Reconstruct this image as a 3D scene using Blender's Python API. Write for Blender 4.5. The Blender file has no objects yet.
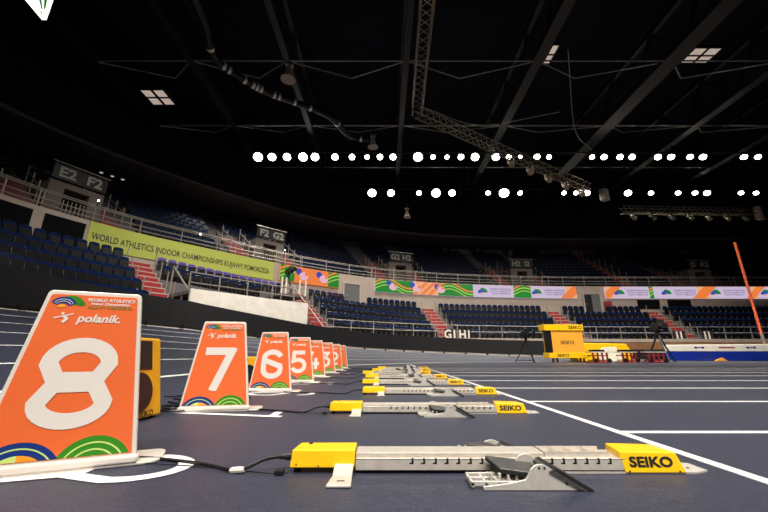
import bpy, bmesh, math, random
from mathutils import Vector, Matrix
random.seed(4)
SC = bpy.context.scene
COL = SC.collection
PI = math.pi

# ---------------------------------------------------------------- camera, world, light, exposure
CAM_H = 0.437
cam = bpy.data.cameras.new('camera')
cam.sensor_width = 36.0
cam.lens = 345.0 / 768.0 * 36.0
cam.clip_start = 0.02
cam.clip_end = 300
cam.dof.use_dof = False
camo = bpy.data.objects.new('camera', cam)
camo.location = (0, 0, CAM_H)
camo.rotation_euler = (PI / 2 + math.atan(98 / 345.0), 0, 0)
COL.objects.link(camo)
SC.camera = camo

w = bpy.data.worlds.new('world')
SC.world = w
w.use_nodes = True
w.node_tree.nodes['Background'].inputs[0].default_value = (0.75, 0.8, 1.0, 1)
w.node_tree.nodes['Background'].inputs[1].default_value = 0.004

SC.view_settings.view_transform = 'Standard'
SC.view_settings.look = 'None'
SC.view_settings.gamma = 1
SC.view_settings.exposure = 0.0
SC.view_settings.use_curve_mapping = False


def area(name, loc, rot, sx, sy, watts, color=(1, 0.95, 0.88), spread=2.2):
    l = bpy.data.lights.new(name, 'AREA')
    l.shape = 'RECTANGLE'
    l.size = sx
    l.size_y = sy
    l.energy = watts
    l.color = color
    l.spread = spread
    o = bpy.data.objects.new(name, l)
    o.location = loc
    o.rotation_euler = rot
    COL.objects.link(o)
    return o


# rows of floodlights hung below the roof: in front of, above and behind the camera; plus two added fill lights
area('floodlight_row_light', (9, 25.6, 15.9), (math.radians(4), 0, 0), 44, 0.6, 3900, spread=1.62)
area('floodlight_row_light', (14, 32.2, 15.9), (math.radians(-18), 0, 0), 36, 0.6, 700, spread=1.9)
area('floodlight_row_light', (3, 3.0, 16.0), (0, 0, 0), 26, 0.8, 1150, spread=1.9)
area('floodlight_row_light', (3, -8.0, 14.0), (math.radians(42), 0, 0), 26, 0.8, 2700, spread=1.75)
area('floodlight_row_light', (9, 6, 16), (math.radians(52), 0, 0), 30, 0.8, 1500, spread=1.25)  # added fill to brighten the far side, not a seen row
area('stand_fill_light', (-3, 8, 15.8), Vector((-7, 12, -13)).to_track_quat('-Z', 'Y').to_euler(), 5, 1.5, 650, spread=1.25)  # added fill, no lamp seen here; lifts the left stand and low wall

# ---------------------------------------------------------------- materials
MATS = {}


def lin(c):
    return tuple(((x / 255) / 12.92 if x / 255 <= .04045 else ((x / 255 + .055) / 1.055) ** 2.4) for x in c)


def mat(name, rgb, rough=.5, metal=0, noise=.08, scale=12, bump=0, emit=None, es=1, spec=.5, coat=0):
    if name in MATS:
        return MATS[name]
    m = bpy.data.materials.new(name)
    m.use_nodes = True
    nt = m.node_tree
    b = nt.nodes['Principled BSDF']
    c = lin(rgb)
    if noise:
        tc = nt.nodes.new('ShaderNodeTexCoord')
        n = nt.nodes.new('ShaderNodeTexNoise')
        n.inputs['Scale'].default_value = scale
        n.inputs['Detail'].default_value = 5
        nt.links.new(tc.outputs['Object'], n.inputs['Vector'])
        r = nt.nodes.new('ShaderNodeValToRGB')
        r.color_ramp.elements[0].position = .3
        r.color_ramp.elements[1].position = .7
        r.color_ramp.elements[0].color = tuple(x * (1 - noise) for x in c) + (1,)
        r.color_ramp.elements[1].color = tuple(min(1, x * (1 + noise)) for x in c) + (1,)
        nt.links.new(n.outputs['Fac'], r.inputs['Fac'])
        nt.links.new(r.outputs['Color'], b.inputs['Base Color'])
        if bump:
            bp = nt.nodes.new('ShaderNodeBump')
            bp.inputs['Strength'].default_value = bump
            bp.inputs['Distance'].default_value = .002
            nt.links.new(n.outputs['Fac'], bp.inputs['Height'])
            nt.links.new(bp.outputs['Normal'], b.inputs['Normal'])
    else:
        b.inputs['Base Color'].default_value = c + (1,)
    b.inputs['Roughness'].default_value = rough
    b.inputs['Metallic'].default_value = metal
    b.inputs['Specular IOR Level'].default_value = spec
    b.inputs['Coat Weight'].default_value = coat
    if emit:
        b.inputs['Emission Color'].default_value = lin(emit) + (1,)
        b.inputs['Emission Strength'].default_value = es
    MATS[name] = m
    return m


# blue synthetic track: fine speckle, broad mottling
def track_mat(name, rgb, rough):
    m = bpy.data.materials.new(name)
    m.use_nodes = True
    nt = m.node_tree
    b = nt.nodes['Principled BSDF']
    tc = nt.nodes.new('ShaderNodeTexCoord')
    c = lin(rgb)
    n1 = nt.nodes.new('ShaderNodeTexNoise')
    n1.inputs['Scale'].default_value = 120
    n1.inputs['Detail'].default_value = 3
    n2 = nt.nodes.new('ShaderNodeTexNoise')
    n2.inputs['Scale'].default_value = 1.3
    n2.inputs['Detail'].default_value = 6
    nt.links.new(tc.outputs['Object'], n1.inputs['Vector'])
    mp = nt.nodes.new('ShaderNodeMapping')
    mp.inputs['Scale'].default_value = (1, 5, 1)
    nt.links.new(tc.outputs['Object'], mp.inputs['Vector'])
    nt.links.new(mp.outputs['Vector'], n2.inputs['Vector'])
    r1 = nt.nodes.new('ShaderNodeValToRGB')
    r1.color_ramp.elements[0].position = .35
    r1.color_ramp.elements[1].position = .72
    r1.color_ramp.elements[0].color = tuple(x * .55 for x in c) + (1,)
    r1.color_ramp.elements[1].color = tuple(x * 1.6 for x in c) + (1,)
    nt.links.new(n1.outputs['Fac'], r1.inputs['Fac'])
    n3 = nt.nodes.new('ShaderNodeTexNoise')
    n3.inputs['Scale'].default_value = 14
    n3.inputs['Detail'].default_value = 8
    n3.inputs['Roughness'].default_value = .75
    mp3 = nt.nodes.new('ShaderNodeMapping')
    mp3.inputs['Scale'].default_value = (1, 3.5, 1)
    nt.links.new(tc.outputs['Object'], mp3.inputs['Vector'])
    nt.links.new(mp3.outputs['Vector'], n3.inputs['Vector'])
    mr3 = nt.nodes.new('ShaderNodeMapRange')
    mr3.inputs['From Min'].default_value = .25
    mr3.inputs['From Max'].default_value = .75
    mr3.inputs['To Min'].default_value = .55
    mr3.inputs['To Max'].default_value = 1.45
    nt.links.new(n3.outputs['Fac'], mr3.inputs['Value'])
    mm = nt.nodes.new('ShaderNodeMath')
    mm.operation = 'MULTIPLY'
    mr = nt.nodes.new('ShaderNodeMapRange')
    mr.inputs['To Min'].default_value = .82
    mr.inputs['To Max'].default_value = 1.18
    nt.links.new(n2.outputs['Fac'], mr.inputs['Value'])
    mx = nt.nodes.new('ShaderNodeVectorMath')
    mx.operation = 'SCALE'
    nt.links.new(r1.outputs['Color'], mx.inputs[0])
    nt.links.new(mr.outputs['Result'], mm.inputs[0])
    nt.links.new(mr3.outputs['Result'], mm.inputs[1])
    nt.links.new(mm.outputs['Value'], mx.inputs['Scale'])
    nt.links.new(mx.outputs['Vector'], b.inputs['Base Color'])
    bp = nt.nodes.new('ShaderNodeBump')
    bp.inputs['Strength'].default_value = .5
    bp.inputs['Distance'].default_value = .002
    nt.links.new(n1.outputs['Fac'], bp.inputs['Height'])
    nt.links.new(bp.outputs['Normal'], b.inputs['Normal'])
    b.inputs['Roughness'].default_value = rough
    return m


TRACK = track_mat('blue_track_surface', (46, 49, 65), .5)
LINE = mat('line_paint_white', (225, 222, 218), .55, noise=.06, scale=30)
WHITE = mat('white_plastic', (216, 207, 196), .3, noise=.03, coat=.3)
DIGIT = mat('number_print_white', (220, 211, 202), .45, noise=0)
ORANGE = mat('orange_print', (226, 102, 48), .42, noise=.02)
P_BLUE = mat('print_blue', (14, 46, 116), .42, noise=0)
P_GREEN = mat('print_green', (48, 128, 20), .42, noise=0)
P_LIME = mat('print_lime', (190, 215, 120), .42, noise=0)
P_AMBER = mat('print_amber', (240, 150, 30), .42, noise=0)
P_GOLD = mat('print_olive', (120, 120, 50), .42, noise=0)
YEL = mat('yellow_paint', (250, 196, 12), .35, noise=.04, coat=.2)
YEL_D = mat('speaker_yellow_paint', (222, 160, 10), .4, noise=.06)
BLACK = mat('black_plastic', (16, 16, 17), .4, noise=.1)
RUBBER = mat('black_rubber', (14, 14, 15), .75, noise=.2, scale=60)
INK = mat('black_print', (28, 24, 20), .6, noise=0)
ALU = mat('brushed_aluminium', (212, 203, 190), .34, metal=.42, noise=.1, scale=25, bump=.1)
CAST = mat('cast_grey_metal', (202, 196, 186), .45, metal=.35, noise=.08, scale=40)
DSLAB = mat('dark_anodised_plate', (92, 90, 88), .42, metal=.6, noise=.15, scale=50)
BARR = mat('black_barrier_board', (8, 8, 9), .6, noise=.3, scale=2)
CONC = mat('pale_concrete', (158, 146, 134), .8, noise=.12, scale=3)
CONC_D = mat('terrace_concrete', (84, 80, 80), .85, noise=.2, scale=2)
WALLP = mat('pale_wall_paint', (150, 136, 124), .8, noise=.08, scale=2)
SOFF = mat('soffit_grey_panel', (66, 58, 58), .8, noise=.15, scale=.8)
ROOF = mat('roof_haze_blue', (10, 14, 26), .9, noise=.3, scale=1, spec=.2)  # bluish haze below the roof is put into this base colour
STEEL = mat('dark_roof_steel', (13, 12, 12), .5, metal=.3, noise=.25, scale=3)
STEELG = mat('galvanised_rod', (128, 124, 118), .4, metal=.5, noise=.2, scale=5)
SEATB = mat('seat_blue_plastic', (12, 27, 60), .2, noise=.1, scale=5)
SEATK = mat('seat_pan_charcoal', (7, 7, 9), .32, noise=.2, scale=8)
SEATP = mat('seat_purple_plastic', (74, 60, 136), .4, noise=.1)
RED = mat('red_step_paint', (134, 20, 24), .6, noise=.15, scale=4)
RAILM = mat('railing_pale_steel', (140, 132, 122), .4, metal=.4, noise=.08)
LAMP = mat('floodlight_lens', (255, 255, 255), .4, noise=0, emit=(255, 246, 230), es=22)
LAMPB = mat('floodlight_lens_cool', (255, 255, 255), .4, noise=0, emit=(236, 241, 255), es=26)
HATCH = mat('lit_rooflight_panel', (230, 215, 200), .6, noise=.3, scale=1.5, emit=(235, 215, 200), es=.42)
BANNER = mat('lime_banner_cloth', (158, 164, 68), .7, noise=.04)
DOORG = mat('grey_door_paint', (84, 84, 84), .6, noise=.1)


def screen(name, rgb, es=1.0):
    return mat(name, (10, 10, 10), .4, noise=0, emit=rgb, es=es)


S_WHITE = screen('screen_white', (214, 196, 222), .85)
S_GREEN = screen('screen_green', (14, 140, 40), .8)
S_DGREEN = screen('screen_dark_green', (8, 96, 50), .8)
S_ORANGE = screen('screen_orange', (245, 130, 62), .9)
S_PEACH = screen('screen_peach', (250, 180, 130), .85)
S_BLUE = screen('screen_blue', (50, 70, 190), .8)
S_TXT = screen('screen_text_grey', (110, 90, 160), .7)
S_PINK = screen('screen_pale_pink', (240, 190, 210), .85)
S_LIME = screen('screen_lime', (185, 220, 90), .85)

# ---------------------------------------------------------------- object helpers


def tag(o, label=None, cat=None, group=None, kind=None):
    if label: o['label'] = label
    if cat: o['category'] = cat
    if group: o['group'] = group
    if kind: o['kind'] = kind
    return o


def empty(name, loc=(0, 0, 0), rz=0, label=None, cat=None, group=None):
    o = bpy.data.objects.new(name, None)
    o.empty_display_size = .1
    COL.objects.link(o)
    o.location = loc
    o.rotation_euler = (0, 0, rz)
    return tag(o, label, cat, group)


class MB:
    def __init__(self):
        self.v = []; self.f = []; self.mi = []; self.m = 0

    def add(self, vs, fs):
        n = len(self.v)
        self.v += [tuple(p) for p in vs]
        for f in fs:
            self.f.append(tuple(i + n for i in f)); self.mi.append(self.m)
        return self

    def box(self, x0, x1, y0, y1, z0, z1):
        return self.add([(x0, y0, z0), (x1, y0, z0), (x1, y1, z0), (x0, y1, z0), (x0, y0, z1), (x1, y0, z1), (x1, y1, z1), (x0, y1, z1)],
                        [(0, 3, 2, 1), (4, 5, 6, 7), (0, 1, 5, 4), (1, 2, 6, 5), (2, 3, 7, 6), (3, 0, 4, 7)])

    def hexa(self, p):
        return self.add(p, [(0, 3, 2, 1), (4, 5, 6, 7), (0, 1, 5, 4), (1, 2, 6, 5), (2, 3, 7, 6), (3, 0, 4, 7)])

    def prism(self, poly, f0, f1):
        """poly of 2D points; f0/f1 map (u,v) to 3D for the two caps"""
        n = len(poly)
        return self.add([f0(*p) for p in poly] + [f1(*p) for p in poly],
                        [tuple(range(n - 1, -1, -1)), tuple(range(n, 2 * n))] + [(i, (i + 1) % n, n + (i + 1) % n, n + i) for i in range(n)])

    def bar(self, a, b, wdt, h=None):
        h = h or wdt
        a = Vector(a); b = Vector(b); d = (b - a).normalized()
        s = d.cross(Vector((0, 0, 1)))
        if s.length < 1e-4: s = Vector((1, 0, 0))
        s.normalize(); u = s.cross(d).normalized()
        P = []
        for q in (a, b):
            for i, j in ((-1, -1), (1, -1), (1, 1), (-1, 1)):
                P.append(q + s * i * wdt / 2 + u * j * h / 2)
        return self.hexa(P)

    def tube(self, pts, r, n=8, caps=True):
        pts = [Vector(p) for p in pts]
        up = Vector((0, 0, 1))
        N = len(pts); vs = []
        prev = None
        for i, p in enumerate(pts):
            d = (pts[min(i + 1, N - 1)] - pts[max(i - 1, 0)]).normalized()
            s = d.cross(up) if prev is None else (prev - d * prev.dot(d))
            if s.length < 1e-3: s = d.cross(Vector((1, 0, 0)))
            s.normalize(); prev = s
            u = d.cross(s)
            rr = r[i] if isinstance(r, (list, tuple)) else r
            for k in range(n):
                a = 2 * PI * k / n
                vs.append(p + (s * math.cos(a) + u * math.sin(a)) * rr)
        fs = [(i * n + k, i * n + (k + 1) % n, (i + 1) * n + (k + 1) % n, (i + 1) * n + k) for i in range(N - 1) for k in range(n)]
        if caps:
            fs += [tuple(range(n - 1, -1, -1)), tuple((N - 1) * n + k for k in range(n))]
        return self.add(vs, fs)

    def poly(self, pts):
        return self.add(pts, [tuple(range(len(pts)))])

    def build(self, name, mats, parent=None, bevel=0, smooth=False, seg=2):
        me = bpy.data.meshes.new(name)
        me.from_pydata(self.v, [], self.f)
        if not isinstance(mats, (list, tuple)): mats = [mats]
        for m in mats: me.materials.append(m)
        me.polygons.foreach_set('material_index', self.mi)
        me.update()
        if bevel:
            bm = bmesh.new(); bm.from_mesh(me)
            bmesh.ops.remove_doubles(bm, verts=bm.verts, dist=1e-5)
            es = [e for e in bm.edges if len(e.link_faces) == 2 and e.calc_face_angle(0) > .5]
            bmesh.ops.bevel(bm, geom=es, offset=bevel, segments=seg, affect='EDGES', profile=.5, clamp_overlap=True)
            bmesh.ops.recalc_face_normals(bm, faces=bm.faces)
            bm.to_mesh(me); bm.free()
        if smooth:
            me.polygons.foreach_set('use_smooth', [True] * len(me.polygons))
            try: me.set_sharp_from_angle(angle=math.radians(40))
            except Exception: pass
        o = bpy.data.objects.new(name, me)
        COL.objects.link(o)
        if parent: o.parent = parent
        return o


def struct(o, k='structure'):
    o['kind'] = k
    return o


def build_split(mb, name, mats, parent):
    """one object per connected piece"""
    key = {}; par = list(range(len(mb.v)))

    def find(i):
        while par[i] != i: par[i] = par[par[i]]; i = par[i]
        return i
    for i, p in enumerate(mb.v):
        k = tuple(round(q, 4) for q in p)
        if k in key: par[find(i)] = find(key[k])
        else: key[k] = i
    for f in mb.f:
        for q in f[1:]: par[find(q)] = find(f[0])
    g = {}
    for f in mb.f: g.setdefault(find(f[0]), []).append(f)
    out = []
    for fs in g.values():
        m = MB(); ix = {}
        for f in fs:
            for q in f:
                if q not in ix: ix[q] = len(ix)
        m.v = [None] * len(ix)
        for q, r in ix.items(): m.v[r] = mb.v[q]
        m.f = [tuple(ix[q] for q in f) for f in fs]; m.mi = [0] * len(m.f)
        out.append(m.build(name, mats, parent))
    return out


def kids(o): return list(o.children)


def copy_tree(o, parent=None):
    c = o.copy(); COL.objects.link(c)
    c.parent = parent
    for ch in kids(o): copy_tree(ch, c)
    return c


_tc = {}


def text2d(s, size=1.0, bold=.012, stretch=1.0):
    """built-in font as flat 2D triangles, centred"""
    k = (s, bold)
    if k not in _tc:
        cu = bpy.data.curves.new('t', 'FONT')
        cu.body = s; cu.align_x = 'CENTER'; cu.align_y = 'CENTER'; cu.offset = bold; cu.resolution_u = 3
        o = bpy.data.objects.new('t', cu); COL.objects.link(o)
        dg = bpy.context.evaluated_depsgraph_get()
        me = bpy.data.meshes.new_from_object(o.evaluated_get(dg))
        _tc[k] = ([(v.co.x, v.co.y) for v in me.vertices], [tuple(p.vertices) for p in me.polygons])
        bpy.data.objects.remove(o); bpy.data.curves.remove(cu); bpy.data.meshes.remove(me)
    vs, fs = _tc[k]
    return [(x * size * stretch, y * size) for x, y in vs], fs


def put_text(mb, s, f, size, bold=.012, stretch=1.0, shear=0):
    vs, fs = text2d(s, size, bold, stretch)
    mb.add([f(x + shear * y, y) for x, y in vs], fs)


def ribbon(pts, wd, closed=False):
    """flat stroke quads along a 2D polyline with mitred joints"""
    pts = [p for i, p in enumerate(pts) if i == 0 or math.dist(p, pts[i - 1]) > 1e-5]
    n = len(pts); L = []; R = []
    for i in range(n):
        a = pts[(i - 1) % n] if (closed or i > 0) else None
        b = pts[(i + 1) % n] if (closed or i < n - 1) else None
        p = Vector(pts[i])
        d1 = (p - Vector(a)).normalized() if a is not None else None
        d2 = (Vector(b) - p).normalized() if b is not None else None
        if d1 is None: d1 = d2
        if d2 is None: d2 = d1
        t = (d1 + d2)
        t = t.normalized() if t.length > 1e-4 else d1
        nn = Vector((-t.y, t.x)); c = max(.45, nn.dot(Vector((-d1.y, d1.x))))
        L.append(p + nn * wd / 2 / c); R.append(p - nn * wd / 2 / c)
    q = []
    for i in range(n if closed else n - 1):
        j = (i + 1) % n
        q.append([tuple(L[i]), tuple(R[i]), tuple(R[j]), tuple(L[j])])
    return q


def arc(cx, cy, rx, ry, a0, a1, n=16):
    return [(cx + rx * math.cos(math.radians(a0 + (a1 - a0) * i / n)), cy + ry * math.sin(math.radians(a0 + (a1 - a0) * i / n))) for i in range(n + 1)]


DIG = {
    '8': [([(-.27, .53), (-.40, .72)] + arc(0, .72, .40, .23, 165, 15, 12) + [(.40, .72), (.27, .53)], True),
          ([(.27, .47), (.43, .26)] + arc(0, .26, .43, .21, -12, -168, 12) + [(-.43, .26), (-.27, .47)], True)],
    '7': [([(-.42, .91), (.30, .91)], False), ([(.33, .999), (-.12, .0)], False)],
    '6': [(arc(0, .69, .36, .22, 15, 180, 12) + [(-.36, .30)] + arc(0, .30, .36, .22, 180, 360, 14) + [(.36, .42)], False), ([(.42, .40), (-.32, .62)], False)],
    '5': [([(.34, .91), (-.26, .91), (-.28, .52)] + arc(0, .32, .34, .26, 120, -30, 12) + arc(0, .30, .34, .24, -30, -160, 10), False)],
    '4': [([(-.05, .99), (-.38, .30), (.42, .30)], False), ([(.20, .62), (.20, 0)], False)],
    '3': [([(-.30, .91), (.26, .91), (.0, .58)] + arc(0, .32, .34, .26, 80, -150, 16), False)],
    '2': [(arc(0, .66, .34, .27, 170, -10, 14) + [(.30, .52), (-.30, .09), (.38, .09)], False)],
    '1': [([(-.20, .74), (.06, .94)], False), ([(.06, .99), (.06, 0)], False)],
}


def clip(poly, edges):
    """Sutherland-Hodgman against half planes (a,b,c): a*x+b*y<=c"""
    for a, b, c in edges:
        out = []
        for i in range(len(poly)):
            p, q = poly[i], poly[(i + 1) % len(poly)]
            dp = a * p[0] + b * p[1] - c; dq = a * q[0] + b * q[1] - c
            if dp <= 0: out.append(p)
            if (dp < 0 < dq) or (dq < 0 < dp):
                t = dp / (dp - dq); out.append((p[0] + (q[0] - p[0]) * t, p[1] + (q[1] - p[1]) * t))
        poly = out
        if len(poly) < 3: return []
    return poly


def ring(mb, f, cx, cy, r0, r1, a0, a1, edges=(), n=24, ry=1.0):
    for i in range(n):
        t0 = math.radians(a0 + (a1 - a0) * i / n); t1 = math.radians(a0 + (a1 - a0) * (i + 1) / n)
        q = [(cx + r0 * math.cos(t0), cy + ry * r0 * math.sin(t0)), (cx + r1 * math.cos(t0), cy + ry * r1 * math.sin(t0)),
             (cx + r1 * math.cos(t1), cy + ry * r1 * math.sin(t1)), (cx + r0 * math.cos(t1), cy + ry * r0 * math.sin(t1))]
        if r0 < 1e-6: q = q[1:]
        q = clip(q, edges)
        if q: mb.poly([f(*p) for p in q])


def rrect(x0, x1, y0, y1, r, n=4):
    P = []
    for cx, cy, a in ((x1 - r, y0 + r, -90), (x1 - r, y1 - r, 0), (x0 + r, y1 - r, 90), (x0 + r, y0 + r, 180)):
        P += arc(cx, cy, r, r, a, a + 90, n)
    return P


def smooth_path(ctrl, k=8):
    c = [Vector(p) for p in ctrl]
    c = [c[0] * 2 - c[1]] + c + [c[-1] * 2 - c[-2]]
    out = []
    for i in range(1, len(c) - 2):
        for j in range(k):
            t = j / k
            out.append(.5 * ((2 * c[i]) + (c[i + 1] - c[i - 1]) * t + (2 * c[i - 1] - 5 * c[i] + 4 * c[i + 1] - c[i + 2]) * t * t + (-c[i - 1] + 3 * c[i] - 3 * c[i + 1] + c[i + 2]) * t ** 3))
    out.append(c[-2])
    return out


# ---------------------------------------------------------------- plan curve of the bowl of stands
CTRL = [(-17.9, -6), (-17.9, 0), (-17.7, 5), (-17.2, 10), (-16.6, 13.8), (-15.2, 16.9), (-13.9, 18.9), (-12.2, 20.9), (-10.4, 23.0), (-8.4, 25.1), (-6.1, 27.2), (-3.7, 29.0), (-0.7, 30.8), (4.4, 32.6), (9.0, 33.6), (14.7, 34.3), (19.6, 34.6), (27, 34.6), (38.7, 34.6), (50, 34.6), (60, 34.6), (75, 34.6), (90, 34.6)]


def _cr(p0, p1, p2, p3, t):
    return tuple(.5 * ((2 * b) + (c - a) * t + (2 * a - 5 * b + 4 * c - d) * t * t + (-a + 3 * b - 3 * c + d) * t ** 3) for a, b, c, d in zip(p0, p1, p2, p3))


PP = []
for i in range(1, len(CTRL) - 2):
    for k in range(20): PP.append(_cr(*CTRL[i - 1:i + 3], k / 20))
for _ in range(60):
    PP = [PP[0]] + [((a[0] + 2 * b[0] + c[0]) / 4, (a[1] + 2 * b[1] + c[1]) / 4) for a, b, c in zip(PP, PP[1:], PP[2:])] + [PP[-1]]
SS = [0]
for a, b in zip(PP, PP[1:]): SS.append(SS[-1] + math.dist(a, b))
LEN = SS[-1]


def _raw(s):
    s = max(0, min(LEN, s)); lo, hi = 0, len(SS) - 1
    while hi - lo > 1:
        m = (lo + hi) // 2
        if SS[m] <= s: lo = m
        else: hi = m
    t = (s - SS[lo]) / (SS[hi] - SS[lo]); a, b = PP[lo], PP[hi]
    return (a[0] + (b[0] - a[0]) * t, a[1] + (b[1] - a[1]) * t)


def frame(s):
    p = _raw(s); a = _raw(s - 2.5); b = _raw(s + 2.5); d = math.dist(a, b)
    return p, ((b[0] - a[0]) / d, (b[1] - a[1]) / d)


def Pt(s, off, z=0.0):
    p, T = frame(s)
    return (p[0] - T[1] * off, p[1] + T[0] * off, z)


def ang(s):
    T = frame(s)[1]
    return math.atan2(T[1], T[0])


CP, SP = math.cos(math.atan(98 / 345)), math.sin(math.atan(98 / 345))


def proj(p):
    X, Y, Z = p; Z -= CAM_H; d = Y * CP + Z * SP
    if d <= .05: return (-9999, -9999, d)
    return (384 + 345 * X / d, 256 - 345 * (-Y * SP + Z * CP) / d, d)


def ray_z(x, y, z):
    u = (x - 384) / 345; v = (256 - y) / 345
    t = (z - CAM_H) / (SP + v * CP)
    return (u * t, (CP - v * SP) * t, z)


def sweep(mb, prof, s0, s1, ds=1.0):
    """prof: list of (off,z) or function s->list"""
    n = max(1, int(math.ceil((s1 - s0) / ds)))
    rows = []
    for i in range(n + 1):
        s = s0 + (s1 - s0) * i / n
        pr = prof(s) if callable(prof) else prof
        rows.append([Pt(s, o, z) for o, z in pr])
    m = len(rows[0]); vs = [p for r in rows for p in r]
    fs = [(i * m + j, (i + 1) * m + j, (i + 1) * m + j + 1, i * m + j + 1) for i in range(n) for j in range(m - 1)]
    mb.add(vs, fs)
    return mb


def sweep_closed(mb, prof, s0, s1, ds=1.0):
    g = (lambda s: prof(s) + [prof(s)[0]]) if callable(prof) else prof + [prof[0]]
    sweep(mb, g, s0, s1, ds)
    for s in (s0, s1):
        pr = prof(s) if callable(prof) else prof
        mb.poly([Pt(s, o, z) for o, z in pr])
    return mb


def interp(x, tab):
    if x <= tab[0][0]: return tab[0][1]
    for (a, va), (b, vb) in zip(tab, tab[1:]):
        if x <= b: return va + (vb - va) * (x - a) / (b - a)
    return tab[-1][1]


def bank_h(s): return interp(s, [(0, 1.6), (12, 1.65), (20, 1.45), (27, .95), (33, .68), (45, .35), (56, .12), (64, 0.0)])
def tz(s): return interp(s, [(0, .85), (19, .75), (24, .5), (31, .2), (43, -.14), (90, -.16)])
def barr_top(s): return interp(s, [(0, 2.9), (12, 2.9), (20, 2.72), (27, 2.1), (33, 1.78), (45, 1.5), (56, 1.35), (90, 1.35)])
def kerb_off(s): return interp(s, [(0, -13.9), (8, -13.7), (24, -13.3), (33, -12.8), (50, -12.3), (90, -12.3)])


S0, S1 = 1.0, 112.0
# ================================================================ SETTING
struct(MB().box(-45, 70, -25, 60, -.3, 0).build('floor', TRACK))


def bank_prof(s):
    k = kerb_off(s)
    return [(k - .0, .004), (-6.5, bank_h(s) + .004), (-5.6, bank_h(s) + .004)]


struct(sweep(MB(), bank_prof, S0, S1, .8).build('floor_banked_oval', TRACK, smooth=True))
# oval lane lines
for j in range(7):
    def lp(s, j=j):
        k = kerb_off(s); t = j / 6.0; o = k + .12 + (-6.6 - k) * t
        wd = .075 if j == 0 else .05
        zz = (o - k) / (-6.5 - k) * bank_h(s) + .012
        return [(o, zz), (o + wd, zz + wd * bank_h(s) / 6.5)]
    o = sweep(MB(), lp, S0, 56 + j * .2, .8).build('oval_lane_line', LINE)
    tag(o, ['white inner kerb line where the banked oval meets the flat floor', 'white oval lane line, first up the bank from the kerb line', 'white oval lane line, second up the bank from the kerb line',
            'white oval lane line, third up the bank from the kerb line', 'white oval lane line, fourth up the bank from the kerb line', 'white oval lane line, fifth up the bank from the kerb line', 'white oval lane line highest on the bank, just below the black barrier'][j],
        'floor line', 'white lane lines on the banked oval')

# sprint straight lines
LY = [2.2 + 1.34 * k for k in range(8)]
o = MB().box(1.33, 1.385, -.6, LY[-1] + .02, .001, .004).build('start_line', LINE)
tag(o, 'white start line running away diagonally in front of the starting blocks', 'floor line')
names = ['nearest', 'second nearest', 'third nearest', 'fourth nearest', 'fifth nearest', 'sixth nearest', 'seventh nearest', 'furthest']
for k, y in enumerate(LY):
    o = MB().box(1.385, 60, y - .025, y + .025, .001, .004).build('sprint_lane_line', LINE)
    tag(o, 'straight white sprint lane line, %s to the camera' % names[k], 'floor line', 'white lane lines of the sprint straight')

# terraces
ROW_D, ROW_R = .95, .66


def low_prof(s):
    h = tz(s)
    pr = [(-5.6, 0), (-5.6, 1.5), (-5.1, 1.5)]
    for k in range(5):
        pr += [(-5.1 + ROW_D * k, 1.55 + ROW_R * k + h), (-5.1 + ROW_D * (k + 1), 1.55 + ROW_R * k + h)]
    return pr


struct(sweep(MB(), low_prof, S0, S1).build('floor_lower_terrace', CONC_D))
struct(sweep(MB(), [(-.35, 4.1), (-.35, 7.0), (1.1, 7.0)], S0, S1).build('wall_between_tiers', WALLP))
UPD, UPR, NUP = .85, .56, 12
prof = [(1.1, 7.0)]
for k in range(NUP):
    prof += [(1.1 + UPD * k, 7.1 + UPR * k), (1.1 + UPD * (k + 1), 7.1 + UPR * k)]
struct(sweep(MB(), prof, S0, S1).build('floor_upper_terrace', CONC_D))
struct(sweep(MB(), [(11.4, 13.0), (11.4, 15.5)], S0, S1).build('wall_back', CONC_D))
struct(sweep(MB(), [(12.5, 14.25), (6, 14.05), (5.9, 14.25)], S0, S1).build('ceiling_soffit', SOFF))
struct(sweep(MB(), [(5.9, 14.25), (5.85, 22)], S0, S1).build('wall_above_soffit', ROOF))
struct(MB().box(-50, 75, -25, 60, 21.6, 22).build('ceiling', ROOF))
struct(MB().box(-50, 75, -25.3, -25, 0, 22).build('wall_behind_camera', CONC_D))
# pale ledge strip in front of the lower seats, beige strip under the black barrier
struct(sweep_closed(MB(), [(-5.75, 1.35), (-5.75, 1.62), (-5.1, 1.62), (-5.1, 1.35)], S0, S1).build('trim_1', CONC))


def barrier(s):
    b, t = bank_h(s) + .13, barr_top(s)
    return [(-6.2, b), (-6.24, t), (-6.1, t), (-6.05, b)]


struct(sweep_closed(MB(), barrier, S0, 66, .8).build('wall_trackside_barrier', BARR))
struct(sweep(MB(), lambda s: [(-6.3, bank_h(s) + .01), (-5.95, bank_h(s) + .15)], S0, 64, .8).build('trim_2', CONC))
m = MB()
for i in range(28):
    s = 3 + i * 2.1; p = Pt(s, -6.26, bank_h(s)); T = frame(s)[1]
    m.bar((p[0], p[1], p[2]), (p[0], p[1], p[2] + .2), .12, .12)
struct(m.build('trim_3', BLACK))

# pillars at the back of the upper tier
for i, s in enumerate([43.5, 47.6, 51.6, 55.7, 60, 64.2, 68.4, 72.6, 76.8]):
    m = MB(); s += 5
    p = Pt(s, 11.0, 12.8); q = Pt(s, 11.0, 14.6)
    m.bar(p, q, .6, .5)
    struct(m.build('trim_%d' % (4 + i), WALLP))
    if i in (0, 1, 3, 4, 7):
        a = Pt(s + .6, 10.9, 13.75); b = Pt(s + 2.9, 10.9, 13.75)
        tag(MB().bar(a, b, .5, .62).build('equipment_cabinet', WALLP), 'pale grey cabinet high on the back wall of the upper stand, beside a pillar', 'cabinet', 'cabinets on the back wall of the upper stand')


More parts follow.
